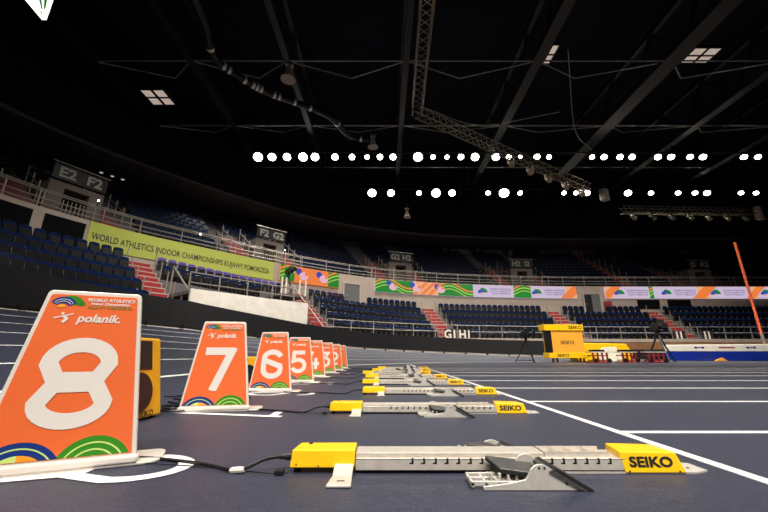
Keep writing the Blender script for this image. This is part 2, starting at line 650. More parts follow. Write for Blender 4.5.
# painted dark openings, and doors, in the wall between the tiers
def wall_panel(name, s0, s1, z0, z1, m, off=-.37, th=.03):
    mb = MB()
    sweep_closed(mb, [(off, z0), (off, z1), (off - th, z1), (off - th, z0)], s0, s1, .5)
    return mb.build(name, m)


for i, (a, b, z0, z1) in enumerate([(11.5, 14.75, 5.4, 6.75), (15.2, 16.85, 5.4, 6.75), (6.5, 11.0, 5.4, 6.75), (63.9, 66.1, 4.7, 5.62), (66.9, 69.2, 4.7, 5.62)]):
    struct(wall_panel('painted_opening_%d' % (i + 1), a, b, z0, z1, mat('painted_opening_dark', (3, 3, 4), .8, noise=0, spec=.1)))  # flush panel; near-black colour stands in for the shade inside an opening


def door(n, s0, s1, z0, z1):
    o = struct(wall_panel('door_%d' % n, s0, s1, z0, z1, DOORG, -.40, .04))
    f = MB()
    for a, b, c, d in ((s0 - .12, s0, z0, z1 + .12), (s1, s1 + .12, z0, z1 + .12), (s0, s1, z1, z1 + .12)):
        sweep_closed(f, [(-.37, c), (-.37, d), (-.47, d), (-.47, c)], a, b)
    f.build('door_frame', CONC, o)
    h = MB(); h.tube([Pt(s0 + .15, -.46, z0 + 1.0), Pt(s0 + .3, -.46, z0 + 1.0)], .02); h.build('door_handle', ALU, o)
    if n == 2:
        wnd = MB(); sweep_closed(wnd, [(-.43, z0 + .2), (-.43, z1 - .1), (-.46, z1 - .1), (-.46, z0 + .2)], s0 + .1, (s0 + s1) / 2 - .05)
        wnd.build('door_pane', BLACK, o)


door(1, 34.2, 35.7, 4.2, 6.2)
door(2, 58.6, 60.2, 4.2, 6.2)


# ================================================================ SCREENS AND BANNER
def fan_logo(mb_b, mb_g, mb_o, f, cx, cy, R):
    """fan of bands: green sector on the right, blue sector with pale stripes on the left, amber at the base"""
    ring(mb_g, f, cx, cy, R * .35, R, 10, 120, n=12)
    ring(mb_b, f, cx - R * .25, cy - R * .12, R * .30, R * .85, 35, 165, n=12)
    ring(mb_o, f, cx - R * .35, cy - R * .12, 0, R * .28, 30, 170, n=6)


def led(name, s0, s1, z0, z1, label, bg, deco):
    t = empty(name, Pt((s0 + s1) / 2, -.4, z0), 0, label, 'screen')
    ox, oy, oz = t.location

    def W(s, z, off=-.52):
        p = Pt(s, off, z); return (p[0] - ox, p[1] - oy, p[2] - oz)
    m = MB()
    n = int((s1 - s0) / .6) + 1
    vs = []
    for i in range(n + 1):
        s = s0 + (s1 - s0) * i / n
        vs += [W(s, z0, -.38), W(s, z0, -.51), W(s, z1, -.51), W(s, z1, -.38)]
    fs = [(4 * i + j, 4 * i + 4 + j, 4 * i + 4 + (j + 1) % 4, 4 * i + (j + 1) % 4) for i in range(n) for j in range(4)]
    m.add(vs, fs + [(0, 1, 2, 3), (4 * n, 4 * n + 3, 4 * n + 2, 4 * n + 1)])
    m.build('screen_housing', bg, t)
    deco(t, W, s0, s1, z0, z1)
    return t


def clipbox(s0, s1, z0, z1): return [(-1, 0, -s0), (1, 0, s1), (0, -1, -z0), (0, 1, z1)]


def stripe(mb, W, pts, wd, box, off=-.515):
    for q in ribbon(pts, wd):
        # subdivide along so the stripe follows the curved wall
        for i in range(1):
            c = clip(q, box)
            if c: mb.poly([W(a, b, off) for a, b in c])


def deco_logo(t, W, s0, s1, z0, z1, spots=(), peach=(), greens=(), wild=()):
    box = clipbox(s0, s1, z0, z1); h = z1 - z0; zm = (z0 + z1) / 2
    mp, mg, mo, mb_, mt, ml, mw = MB(), MB(), MB(), MB(), MB(), MB(), MB()
    for a, b in peach:
        n = 8
        for i in range(n):
            u = a + (b - a) * i / n; v = a + (b - a) * (i + 1) / n
            mp.poly([W(u, z0, -.512), W(v, z0, -.512), W(v, z1, -.512), W(u, z1, -.512)])
        for i in range(3):
            c = a + (b - a) * (i + .5) / 3
            stripe(mo, W, [(c - .8, z0 - .2), (c + .1, zm), (c + 1.0, z1 + .2)], .3, box, -.516)
    for a, b in greens:
        n = max(4, int((b - a) / .5))
        for i in range(n):
            u = a + (b - a) * i / n; v = a + (b - a) * (i + 1) / n
            mg.poly([W(u, z0, -.512), W(v, z0, -.512), W(v, z1, -.512), W(u, z1, -.512)])
        pts = [(a + (b - a) * i / 24, zm + .33 * h * math.sin(2.2 * (b - a) / 5 * i / 24 * PI)) for i in range(25)]
        stripe(ml, W, pts, .10, box, -.516)
        stripe(mo, W, [(p[0], p[1] + .28) for p in pts], .14, box, -.517)
        stripe(ml, W, [(p[0], p[1] - .3) for p in pts], .08, box, -.518)
    for c in wild:
        ring(mw, lambda u, v: W(u, v, -.52), c, zm - .05, 0, .42, 0, 360, n=7, ry=.8)
        ring(mb_, lambda u, v: W(u, v, -.518), c - .45, zm + .25, 0, .26, 0, 360, box, 10)
        ring(mo, lambda u, v: W(u, v, -.521), c + .2, zm + .1, 0, .14, 0, 360, n=7)
    for c in spots:
        fan_logo(mb_, mg, mo, lambda u, v: W(u, v, -.521), c - .7, zm - .22, .52)
        put_text(mt, 'WORLD ATHLETICS', lambda u, v: W(c + 1.15 + u, zm + .19 + v, -.522), .24, .02)
        mt.build('lettering', S_TXT, t); mt = MB()
        put_text(mt, 'INDOOR CHAMPIONSHIPS', lambda u, v: W(c + 1.15 + u, zm - .03 + v, -.522), .175, .01)
        mt.build('lettering', S_TXT, t); mt = MB()
        put_text(mt, 'KUJAWY POMORZE 26', lambda u, v: W(c + 1.15 + u, zm - .23 + v, -.522), .19, .01)
        mt.build('lettering', S_TXT, t); mt = MB()
    for mbx, mm, nm in ((mp, S_PEACH, 'peach_panel'), (mg, S_GREEN, 'green_shape'), (mo, S_ORANGE, 'orange_stripe'), (mb_, S_BLUE, 'blue_shape'), (mt, S_TXT, 'lettering'), (ml, S_LIME, 'lime_stripe'), (mw, S_PINK, 'pale_figure')):
        if mbx.f and nm == 'lettering': mbx.build(nm, mm, t)
        elif mbx.f: build_split(mbx, nm, mm, t)


led('advertising_screen', 28.4, 33.6, 5.72, 6.95, 'short glowing orange and green board between the lime banner and the grey door', S_ORANGE,
    lambda t, W, a, b, c, d: deco_logo(t, W, a, b, c, d, greens=[(28.4, 29.6), (32.6, 33.6)], wild=[30.4, 32.2]))
led('advertising_screen', 37.2, 57.9, 5.74, 6.92, 'long glowing green, orange and white advertising board curving above the middle lower stand', S_WHITE,
    lambda t, W, a, b, c, d: deco_logo(t, W, a, b, c, d, spots=[48.9, 54.5], greens=[(37.2, 41.0), (43.6, 47.2), (51.4, 53.2)], peach=[(41.3, 43.6), (56.8, 57.9)], wild=[39.0, 41.4, 43.9]))
led('advertising_screen', 60.8, 86, 5.74, 6.92, 'long straight glowing white board with repeated fan logos above the right lower stand', S_WHITE,
    lambda t, W, a, b, c, d: deco_logo(t, W, a, b, c, d, spots=[62.9, 67.6, 72.5, 77.5, 82.2], peach=[(60.8, 61.6), (70.0, 71.2), (75.4, 76.0), (80.2, 81)], greens=[(65.2, 65.6)]))

bn = empty('banner', Pt(22, -.4, 5.6), 0, 'long lime green cloth banner with dark lettering curving along the wall above the left stand', 'banner')
bx, by, bz = bn.location
m = MB()
n = 24
vs = []
for i in range(n + 1):
    s = 17.0 + 10.9 * i / n
    for o_, z_ in ((-.38, 5.62), (-.42, 5.62), (-.42, 6.98), (-.38, 6.98)):
        p = Pt(s, o_, z_); vs.append((p[0] - bx, p[1] - by, p[2] - bz))
m.add(vs, [(4 * i + j, 4 * i + 4 + j, 4 * i + 4 + (j + 1) % 4, 4 * i + (j + 1) % 4) for i in range(n) for j in range(4)] + [(0, 1, 2, 3), (4 * n, 4 * n + 3, 4 * n + 2, 4 * n + 1)])
m.build('banner_cloth', BANNER, bn)
m = MB()


def bmap(u, v):
    p = Pt(22.35 + u, -.435, 6.22 + v); return (p[0] - bx, p[1] - by, p[2] - bz)


put_text(m, 'WORLD ATHLETICS INDOOR CHAMPIONSHIPS KUJAWY POMORZE26', bmap, .50, .012, .66)
m.build('lettering', INK, bn)

# ================================================================ RAILINGS


def railing(name, s0, s1, off, z0, heights, step, label, r=.03):
    t = empty(name, Pt((s0 + s1) / 2, off, z0), 0, label, 'railing')
    O = Vector(t.location)
    for h in heights:
        n = int((s1 - s0) / .8) + 1
        MB().tube([Vector(Pt(s0 + (s1 - s0) * i / n, off, z0 + h)) - O for i in range(n + 1)], r, 6).build('rail', RAILM, t, smooth=True)
    k = int((s1 - s0) / step)
    for i in range(k + 1):
        s = s0 + (s1 - s0) * i / k
        MB().bar(Vector(Pt(s, off, z0)) - O, Vector(Pt(s, off, z0 + heights[-1])) - O, .05).build('post', RAILM, t)
    return t


railing('railing', 4, 108, .25, 7.0, [.35, .62, .98, 1.08], 2.2, 'long pale railing along the front edge of the upper stand', .032)
railing('railing', 29.6, 100, -5.35, 1.62, [.5, .98], 2.2, 'long pale front railing of the lower stand from the camera platform rightwards', .03)

# ================================================================ AISLES
AISLES = [19.4, 29.7, 42.3, 55.0, 64.8, 80]
AL = ['left of the lime banner lettering, above the yellow loudspeaker', 'below the camera platform, left of the grey door', 'below the long green board, by the G1 H1 letters',
      'behind the yellow display board', 'by the I1 J1 letters, behind the camera tripod', 'beyond the orange pole at the right edge']
for s, lab in zip(AISLES, AL):
    a0 = ang(s)
    t = empty('aisle_stairs', Pt(s, -5.13, 1.56 + tz(s)), a0, 'red aisle stairs ' + lab, 'stairs', 'aisle stairs of the lower stand')
    # local x along the row, y outward
    m = MB()
    for k in range(10):
        y = k * .475; m.box(-.6, .6, y, y + .5, k * .33 - .3 + .01, k * .33 + .02)
    m.build('concrete_flight', CONC, t)
    for k in range(10):
        y = k * .475 - .02; z = k * .33
        MB().box(-.56, .56, y, y + .02, z - .29, z - .03).build('red_riser', RED, t)
    for sx in (-.68, .68):
        for k in range(0, 5):
            y = k * .95 + .2; z = k * .66
            MB().bar((sx, y, z), (sx, y, z + .95), .045).build('handrail_post', RAILM, t)

# ================================================================ VOMITORIES (upper tier entrances)


def vomitory(s, txt, label, wide=1.0):
    t = empty('stand_entrance', Pt(s, 1.3, 7.0), ang(s), label, 'entrance', 'entrances to the upper stand')
    w2 = 1.2 * wide
    m = MB()
    m.box(-w2, -.55, 0, 4, 0, 2.15).box(.55, w2, 0, 4, 0, 2.15).box(-.55, .55, 0, 4, 1.85, 2.15)
    m.build('portal_wall', mat('portal_dimmed_wall', (88, 78, 72), .85), t)  # wall tone darkened: the upper stand's dim light is put into the colour
    MB().box(-.55, .55, 1.5, 1.6, 0, 1.85).build('portal_recess', DOORG, t)
    m = MB()
    for i in range(6): m.bar((-.45 + i * .18, .05, 0), (-.45 + i * .18, .05, 1.25), .035)
    m.build('gate_bars', RAILM, t)
    sg = MB().box(-w2, w2, -.08, 0, 2.25, 3.05).build('section_sign', BLACK, t)
    tm = MB()
    a, b = txt
    put_text(tm, a, lambda u, v: (-w2 * .5 + u, -.09, 2.64 + v), .76, .03)
    tm.build('lettering', mat('sign_letter_grey', (128, 124, 118), .5, noise=0), sg); tm = MB()
    put_text(tm, b, lambda u, v: (w2 * .5 + u, -.09, 2.64 + v), .76, .03)
    tm.build('lettering', mat('sign_letter_grey', (128, 124, 118), .5, noise=0), sg)
    MB().tube([(-w2 - .1, -.1, 3.15), (w2 + .1, -.1, 3.15)], .03, 6).build('top_rail', RAILM, t)
    for sx in (-1, 1):
        x0 = sx * (w2 + .1); x1 = sx * (w2 + 1.5)
        xa, xb = min(x0, x1), max(x0, x1)
        fl = MB()
        for k in range(12):
            y = -.2 + k * .425; z = k * .28 + .3
            fl.box(xa, xb, y, y + .45, z - .3, z + .02)
        fl.build('stair_flight', CONC_D, t)
        for k in range(10):
            y = -.2 + k * .425 - .015; z = k * .28 + .3
            MB().box(xa + .08, xb - .08, y, y + .02, z - .24, z - .04).build('red_riser', RED, t)
        for k in range(4):
            y = -.2 + k * 1.1; z = k * .28 * 2.6 + .3
            for xx in (xa, xb):
                MB().bar((xx, y, z), (xx, y, z + 1.15), .05).build('handrail_post', RAILM, t)
        hr = MB()
        for xx in (xa, xb): hr.tube([(xx, -.2, 1.15), (xx, 3.1, 3.3)], .025, 6)
        hr.build('handrail', RAILM, t)
    return t


VOMS = [(16.5, ('E2', 'F2'), 'dim upper stand entrance with red stairs under the E2 F2 sign'), (28.0, ('F2', 'G2'), 'dim upper stand entrance with red stairs under the F2 G2 sign'),
        (40.3, ('G2', 'H2'), 'dim upper stand entrance with red stairs under the G2 H2 sign'), (53.2, ('H2', 'I2'), 'dim upper stand entrance with red stairs under the H2 I2 sign'),
        (72.2, ('J2', 'K2'), 'dim upper stand entrance with red stairs under the J2 K2 sign')]
for v in VOMS: vomitory(v[0] + .25, v[1], v[2])
t = empty('upper_aisle_stairs', Pt(64.6, 1.2, 7.35), ang(64.6), 'long dim red staircase climbing the upper stand between the I2 and J2 blocks', 'stairs')
m = MB()
for k in range(22): m.box(-.6 , .6, k * .425, k * .425 + .45, k * .28 - .3, k * .28 + .02)
m.build('stair_flight', CONC_D, t)
for k in range(22): MB().box(-.5, .5, k * .425 - .015, k * .425, k * .28 - .24, k * .28 - .03).build('red_riser', RED, t)
for k in range(9):
    for sx in (-.65, .65): MB().bar((sx, k * 1.06, k * .70), (sx, k * 1.06, k * .70 + 1), .05).build('handrail_post', RAILM, t)

# section letters on the lower front rail
for txts, s in ((('G1', 'H1'), 42.75), (('I1', 'J1'), 64.3)):
    for i, tx in enumerate(txts):
        ss = s + (-.72 if i == 0 else .72) * (1.0 if txts[0] == 'G1' else 1.6)
        t = empty('section_sign', Pt(ss, -5.45, 1.45), ang(ss), 'small dark panel with white %s letters on the lower front rail' % tx, 'sign', 'block letter signs on the lower front rail')
        MB().box(-.48, .48, 0, .03, 0, .85).build('sign_panel', mat('dark_glass_panel', (40, 38, 38), .3), t)
        m = MB(); put_text(m, tx, lambda u, v: (u, -.006, .42 + v), .88, .03)
        m.build('lettering', WHITE, t)

# ================================================================ SEATS
AIS_W = .95


def seat_mesh(back, name):
    b = MB()
    prof = [(-.22, .44), (.22, .44), (.225, .80), (.19, .88), (.10, .905), (-.10, .905), (-.19, .88), (-.225, .80)]
    b.prism(prof, lambda u, v: (u, -.035 + (v - .44) * .12, v), lambda u, v: (u, .03 + (v - .44) * .12, v))
    bo = b.build('backrest', back, None, bevel=.012, seg=1)
    p = MB()
    pr = [(-.20, .36), (.20, .36), (.21, .66), (.15, .72), (-.15, .72), (-.21, .66)]
    p.prism(pr, lambda u, v: (u, -.16 + (v - .36) * .18, v), lambda u, v: (u, -.09 + (v - .36) * .12, v))
    po = p.build('seat_pan', SEATK, None, bevel=.012, seg=1)
    mt = MB().box(-.20, -.16, -.14, .03, 0.0, .5).box(.16, .20, -.14, .03, 0.0, .5).box(-.16, .16, -.08, -.03, .40, .44)
    mo = mt.build('seat_bracket', SEATK, None)
    return bo, po, mo


def join_data(objs, name, mats):
    m = MB()
    for k, o in enumerate(objs):
        m.m = k; m.add([tuple(v.co) for v in o.data.vertices], [tuple(p.vertices) for p in o.data.polygons])
    return m


sb, sp, sk = seat_mesh(SEATB, 'arena_seat')
whole = join_data([sb, sp, sk], 'arena_seat', None)
simple = MB()
simple.m = 0
simple.prism([(-.22, .50), (.22, .50), (.225, .80), (.12, .90), (-.12, .90), (-.225, .80)], lambda u, v: (u, -.03, v), lambda u, v: (u, .05, v))
simple.m = 1
simple.prism([(-.20, .0), (.20, .0), (.21, .68), (-.21, .68)], lambda u, v: (u, -.14 + v * .08, v), lambda u, v: (u, -.05, v))

spots = []
for k in range(5):
    off = -4.95 + ROW_D * k + .35
    z0_ = 1.55 + ROW_R * k
    s = 9.0
    while s < 100:
        s += .55
        z = z0_ + tz(s)
        if any(abs(s - a) < AIS_W for a in AISLES): continue
        if 20.2 < s < 28.5 and k < 3: continue
        if 26.4 < s < 29 and k == 3: continue
        if 20.3 < s < 28.2 and k == 4: tier = 'P'
        else: tier = 'L'
        if k == 4 and 33.9 < s < 36.0: continue
        if k == 4 and 58.2 < s < 60.5: continue
        spots.append((s, off, z, tier, k))
for k in range(11):
    off = 1.1 + UPD * k + .42
    z = 7.1 + UPR * k
    s = 9.0
    while s < 100:
        s += .53
        if k < 8 and any(abs(s - v[0]) < (3.15 if k < 5 else 0) for v in VOMS): continue
        if any(abs(s - v[0] - sg * 2.3) < .75 for v in VOMS for sg in (-1, 1)): continue
        if abs(s - 64.6) < .9: continue
        spots.append((s, off, z, 'U', k))
purple = []
cand = []
rest = []
for sp_ in spots:
    s, off, z, tier, k = sp_
    p = Pt(s, off, z); q = proj((p[0], p[1], z + .8))
    if not (-8 < q[0] < 776 and q[1] > -5): continue
    if tier == 'P': purple.append(sp_); continue
    # hidden behind the black barrier or the big marker?
    bt = proj(Pt(s + (0), -6.2, barr_top(s)))
    vis = True
    if tier == 'L':
        # find the barrier top under the same pixel column
        best = min((abs(proj(Pt(s + d * .5, -6.2, barr_top(s + d * .5)))[0] - q[0]), proj(Pt(s + d * .5, -6.2, barr_top(s + d * .5)))[1]) for d in range(-16, 17))
        if q[1] > best[1] + 1: vis = False
    if 55 < q[0] < 136 and q[1] > 297: vis = False
    (cand if vis else rest).append((q[2], sp_))
cand.sort(key=lambda c: c[0])


def seat_label(s, tier, k):
    if tier == 'U':
        if s < 16.6: return 'dim dark blue seat in the upper stand left of the E2 F2 sign'
        return 'dim dark blue seat in the upper stand right of the E2 F2 sign'
    if s < 19.5: return 'glossy blue-topped folding seat in the raked block above the number 8 marker'
    if s < 30.9: return 'dark blue folding seat below the lime banner, behind the pale low wall'
    if s < 42.3: return 'dark blue folding seat in the block below the grey door'
    return 'dark blue folding seat in the block under the long green board'


N_IND = 300
proto = None
whole_me = None
for i, (d, (s, off, z, tier, k)) in enumerate(cand):
    if i >= N_IND: break
    lab = seat_label(s, tier, k)
    p = Pt(s, off, z)
    a = ang(s)
    if d < 27 and not (tier == 'U' and d > 24):
        if proto is None:
            proto = empty('arena_seat'); sb.parent = sp.parent = sk.parent = None
            for o in (sb, sp, sk): o.parent = proto
            t = proto
        else:
            t = copy_tree(proto)
    else:
        if whole_me is None:
            ob = whole.build('arena_seat', [SEATB, SEATK, SEATK]); whole_me = ob
            t = ob
        else:
            t = whole_me.copy(); COL.objects.link(t)
    t.location = p; t.rotation_euler = (0, 0, a)
    tag(t, lab, 'seat', lab.replace('seat', 'seats', 1))
m = MB()
for d, (s, off, z, tier, k) in cand[N_IND:] + [r for r in rest if r[0] > 8]:
    p = Pt(s, off, z); a = ang(s); c_, s_ = math.cos(a), math.sin(a)
    n0 = len(m.v)
    m.v += [(p[0] + x * c_ - y * s_, p[1] + x * s_ + y * c_, p[2] + zz) for x, y, zz in simple.v]
    m.f += [tuple(j + n0 for j in f) for f in simple.f]; m.mi += simple.mi
o = m.build('arena_seat_rows', [SEATB, SEATK])
tag(o, 'rows of small dark blue seats filling the distant lower and upper stands', 'seats', None, 'stuff')

pp = None
for s, off, z, tier, k in purple:
    if pp is None:
        pp = empty('arena_seat')
        for src, mm in ((sb, SEATP), (sp, SEATK), (sk, SEATK)):
            c = src.copy(); c.data = src.data.copy(); c.data.materials.clear(); c.data.materials.append(mm); COL.objects.link(c); c.parent = pp
        t = pp
    else: t = copy_tree(pp)
    t.location = Pt(s, off, z); t.rotation_euler = (0, 0, ang(s))
    tag(t, 'purple folding seat in the single row along the foot of the lime banner', 'seat', 'purple seats in the row below the lime banner')

# pale low wall and camera deck in front of the purple seats
struct(sweep_closed(MB(), [(-5.9, 1.62), (-5.9, 3.35), (-5.75, 3.35), (-5.75, 1.62)], 20.2, 27.5).build('wall_low_pale', mat('pale_boarding', (206, 198, 186), .7, noise=.1, scale=2.5)))
struct(sweep_closed(MB(), [(-5.75, 3.15), (-5.75, 3.3), (-2.3, 3.3), (-2.3, 3.15)], 20.2, 27.5).build('floor_platform', CONC_D))
railing('railing', 20.5, 27.0, -5.0, 3.3, [.5, 1.0], 1.6, 'white railing on the pale low wall in front of the purple seats', .03)

pf = empty('camera_platform', Pt(28.2, -2.2, 3.3), ang(28.2), 'raised camera platform with white posts standing between the lime banner and the red stairs', 'platform')
MB().box(-1.3, .62, -1.5, .82, .74, .86).build('deck', CONC_D, pf)
for x in (-1.2, .5):
    for y in (-1.4, .75): MB().bar((x, y, 0), (x, y, .75), .07).build('leg', RAILM, pf)
for x in (-1.2, -.9, .1, .55): MB().bar((x, -1.4, .8), (x, -1.4, 1.95), .075).build('white_post', WHITE, pf)
MB().tube([(-1.25, -1.4, 1.4), (.6, -1.4, 1.4)], .03, 6).build('rail', RAILM, pf)
MB().tube([(-1.25, .75, 1.7), (.6, .75, 1.7)], .025, 6).build('rail', STEEL, pf)


def tripod_camera(loc, rz, label, sc=1.0, cat='camera', lens=True):
    t = empty('camera_tripod', loc, rz, label, cat)
    h = 1.05 * sc
    for i in range(3):
        a = i * 2 * PI / 3 + .4
        MB().tube([(0, 0, h), (.28 * sc * math.cos(a), .28 * sc * math.sin(a), h * .45), (.55 * sc * math.cos(a), .55 * sc * math.sin(a), .02)], [.035 * sc, .03 * sc, .022 * sc], 6).build('tripod_leg', BLACK, t)
    m = MB()
    for i in range(3):
        a = i * 2 * PI / 3 + .4; b = a + 2 * PI / 3
        m.tube([(.5 * sc * math.cos(a), .5 * sc * math.sin(a), .12), (.5 * sc * math.cos(b), .5 * sc * math.sin(b), .12)], .015 * sc, 5)
    m.build('ground_spreader', BLACK, t)
    MB().tube([(0, 0, h - .05), (0, 0, h + .12 * sc)], .07 * sc, 10).build('tripod_head', BLACK, t)
    b = MB().box(-.10 * sc, .10 * sc, -.28 * sc, .22 * sc, h + .12 * sc, h + .36 * sc).build('camera_body', BLACK, t, bevel=.015)
    MB().tube([(0, -.28 * sc, h + .25 * sc), (0, -.55 * sc, h + .25 * sc), (0, -.6 * sc, h + .25 * sc)], [.075 * sc, .08 * sc, .1 * sc], 12).build('lens', BLACK, b)
    MB().box(.08 * sc, .3 * sc, .02 * sc, .1 * sc, h + .34 * sc, h + .5 * sc).build('viewfinder', BLACK, b)
    MB().tube([(0, .2 * sc, h + .1 * sc), (.25 * sc, .65 * sc, h - .1 * sc)], .015 * sc, 5).build('pan_handle', BLACK, t)
    return t


p = Pt(28.0, -2.5, 4.16)
tripod_camera(p, .8, 'dark television camera on tripod on the raised platform beside the lime banner', 1.4)
# ================================================================ LANE MARKERS
MH, MW0, MW1, MLEAN = .70, .524, .334, .03


def lane_marker(dg, x, y, yaw, label):
    """x,y = bottom right corner on the floor"""
    cx = x - MW0 / 2 * math.cos(yaw); cy = y - MW0 / 2 * math.sin(yaw)
    t = empty('lane_marker', (cx, cy, 0), yaw, label, 'lane marker', 'numbered lane markers')

    def f(u, v, d=0): return (u, MLEAN * v / MH - d, v)

    def trap(inset, bot, top, r):
        hb = lambda v: (MW0 + (MW1 - MW0) * v / MH) / 2 - inset
        P = [(-hb(bot), bot), (hb(bot), bot)]
        n = 5
        xr = hb(top)
        P += [(xr - r + r * math.cos(a * PI / 2 / n), top - r + r * math.sin(a * PI / 2 / n)) for a in range(n + 1)]
        P += [(-xr + r - r * math.sin(a * PI / 2 / n), top - r + r * math.cos(a * PI / 2 / n)) for a in range(n + 1)]
        return P
    b = MB()
    P = trap(0, .012, MH, .02)
    b.prism(P, lambda u, v: f(u, v, 0), lambda u, v: (u, MLEAN * v / MH + .018, v))
    b.build('marker_board', WHITE, t, bevel=.003)
    # moulded foot: rounded plate reaching out behind and to both sides, thin rounded front lip
    b = MB()
    pl = rrect(-MW0 / 2 - .004, MW0 / 2 + .085, -.012, .20, .05)
    b.prism(pl, lambda u, v: (u, v, .001), lambda u, v: (u, v, .014))
    b.build('foot_plate', WHITE, t, bevel=.005)
    b = MB()
    b.box(-MW0 / 2 - .002, MW0 / 2 + .004, -.018, .03, .012, .040)
    b.build('foot_lip', WHITE, t, bevel=.008, seg=3)
    # folded rear support
    b = MB()
    b.hexa([(-.20, .16, .012), (.20, .16, .012), (.20, .172, .012), (-.20, .172, .012), (-.12, MLEAN + .012, .64), (.12, MLEAN + .012, .64), (.12, MLEAN + .022, .64), (-.12, MLEAN + .022, .64)])
    b.build('rear_support', WHITE, t)
    op = MB(); P = trap(.016, .048, MH - .017, .012)
    op.prism(P, lambda u, v: f(u, v, .0005), lambda u, v: f(u, v, .002))
    face = op.build('orange_panel', ORANGE, t)
    g = lambda d: (lambda u, v: f(u, v, d))
    # number
    m = MB()
    hb = lambda v: (MW0 + (MW1 - MW0) * v / MH) / 2
    sx, sy, v0 = .285, .335, .155
    wd = .17 if dg == '8' else .175
    if dg == '8': sx, sy, v0 = .25, .325, .165
    for si, (pts, closed) in enumerate(DIG[dg]):
        pp = [(p[0] * sx, v0 + p[1] * sy) for p in pts]
        for q in ribbon(pp, wd * .345, closed):
            if dg in '741': q = clip(q, [(0, 1, v0 + sy * .997), (0, -1, -v0)])
            if q: m.poly([f(a, b_, .004 + .0006 * si) for a, b_ in q])
    m.build('number', DIGIT, face)
    # hills at the foot of the panel
    s0 = (MW1 - MW0) / 2 / MH
    # half plane |u| + s*v <= w
    w_ = MW0 / 2 - .016
    ed = [(1, -s0, w_), (-1, -s0, w_), (0, -1, -.050)]
    mb_, mg, ml, ma = MB(), MB(), MB(), MB()
    cx1, cx2 = -.118, .112
    ring(mg, g(.0024), cx2, -.010, 0, .132, 0, 180, ed, 28)
    for r in (.108, .083, .058): ring(ml, g(.0028), cx2, -.010, r - .003, r + .003, 0, 180, ed, 28)
    ring(mb_, g(.0032), cx1, -.026, .098, .142, 0, 180, ed, 28)
    ring(ml, g(.0036), cx1, -.026, .118, .123, 0, 180, ed, 28)
    ring(ml, g(.0030), cx1, -.026, 0, .098, 92, 180, ed, 20)
    ring(ma, g(.0031), cx1, -.026, .0, .098, 0, 92, ed, 20)
    build_split(mb_, 'blue_arc', P_BLUE, face); build_split(mg, 'green_hill', P_GREEN, face); build_split(ml, 'lime_arc', P_LIME, face); build_split(ma, 'amber_hill', P_AMBER, face)
    mb_, mg, ma = MB(), MB(), MB()
    # fan logo
    lx, ly = -.093, .625
    ring(mg, g(.003), lx + .012, ly + .004, .018, .050, 20, 125, n=14)
    ring(mg, g(.003), lx + .012, ly + .004, .030, .052, 10, 30, n=5)
    mw = MB()
    ring(mb_, g(.0036), lx - .012, ly, .020, .048, 25, 150, n=14)
    ring(mw, g(.0040), lx - .012, ly, .028, .030, 30, 145, n=12)
    ring(mw, g(.0040), lx - .012, ly, .037, .039, 30, 145, n=12)
    ring(ma, g(.0036), lx - .018, ly, 0, .017, 20, 160, n=8)
    wl = MB()
    put_text(wl, 'WORLD ATHLETICS', lambda u, v: f(.060 + u, .664 + v, .004), .0195, .03, .98)
    wl.build('white_lettering', DIGIT, face); wl = MB()
    put_text(wl, 'Indoor Championships', lambda u, v: f(.060 + u, .648 + v, .004), .0155, .03, .98)
    wl.build('white_lettering', DIGIT, face); wl = MB()
    put_text(wl, 'polanik.', lambda u, v: f(.032 + u, .583 + v, .004), .047, .03, 1.05, .2)
    wl.build('white_lettering', DIGIT, face)
    for nm, mbx, mm in (('logo_blue_band', mb_, P_BLUE), ('logo_green_fan', mg, P_GREEN), ('logo_amber_core', ma, P_AMBER), ('logo_white_line', mw, DIGIT)): build_split(mbx, nm, mm, face)
    mw = MB()
    # small runner mark left of the maker's name
    for q in ribbon([(-.125, .583), (-.098, .590), (-.062, .602)], .005): mw.poly([f(a, b_, .004) for a, b_ in q])
    for q in ribbon([(-.092, .592), (-.082, .580), (-.094, .565)], .011): mw.poly([f(a, b_, .0042) for a, b_ in q])
    ring(mw, g(.004), -.098, .602, 0, .006, 0, 360, n=8)
    mo = MB()
    put_text(mo, 'KUJAWY POMORZE 26', lambda u, v: f(.060 + u, .632 + v, .004), .0165, .03, .95)
    mo.build('event_lettering', P_GOLD, face)
    mw.build('runner_mark', DIGIT, face)
    return t


MK = [('8', -1.016, 1.592, .417), ('7', -1.076, 2.98, .19), ('6', -1.093, 4.357, -.03), ('5', -1.103, 5.76, .04), ('4', -1.136, 7.1, .03), ('3', -1.124, 8.45, .03), ('2', -1.112, 9.8, .03), ('1', -1.10, 11.1, .03)]
WHERE = {'8': 'large in the left foreground', '7': 'second from the front', '6': 'standing between markers 7 and 5', '5': 'standing between markers 6 and 4', '4': 'half hidden behind marker 5', '3': 'half hidden behind marker 4', '2': 'half hidden behind marker 3', '1': 'the furthest and smallest'}
for dg, x, y, yaw in MK:
    lane_marker(dg, x, y, yaw, 'orange and white trapezoid lane marker with number %s, %s' % (dg, WHERE[dg]))

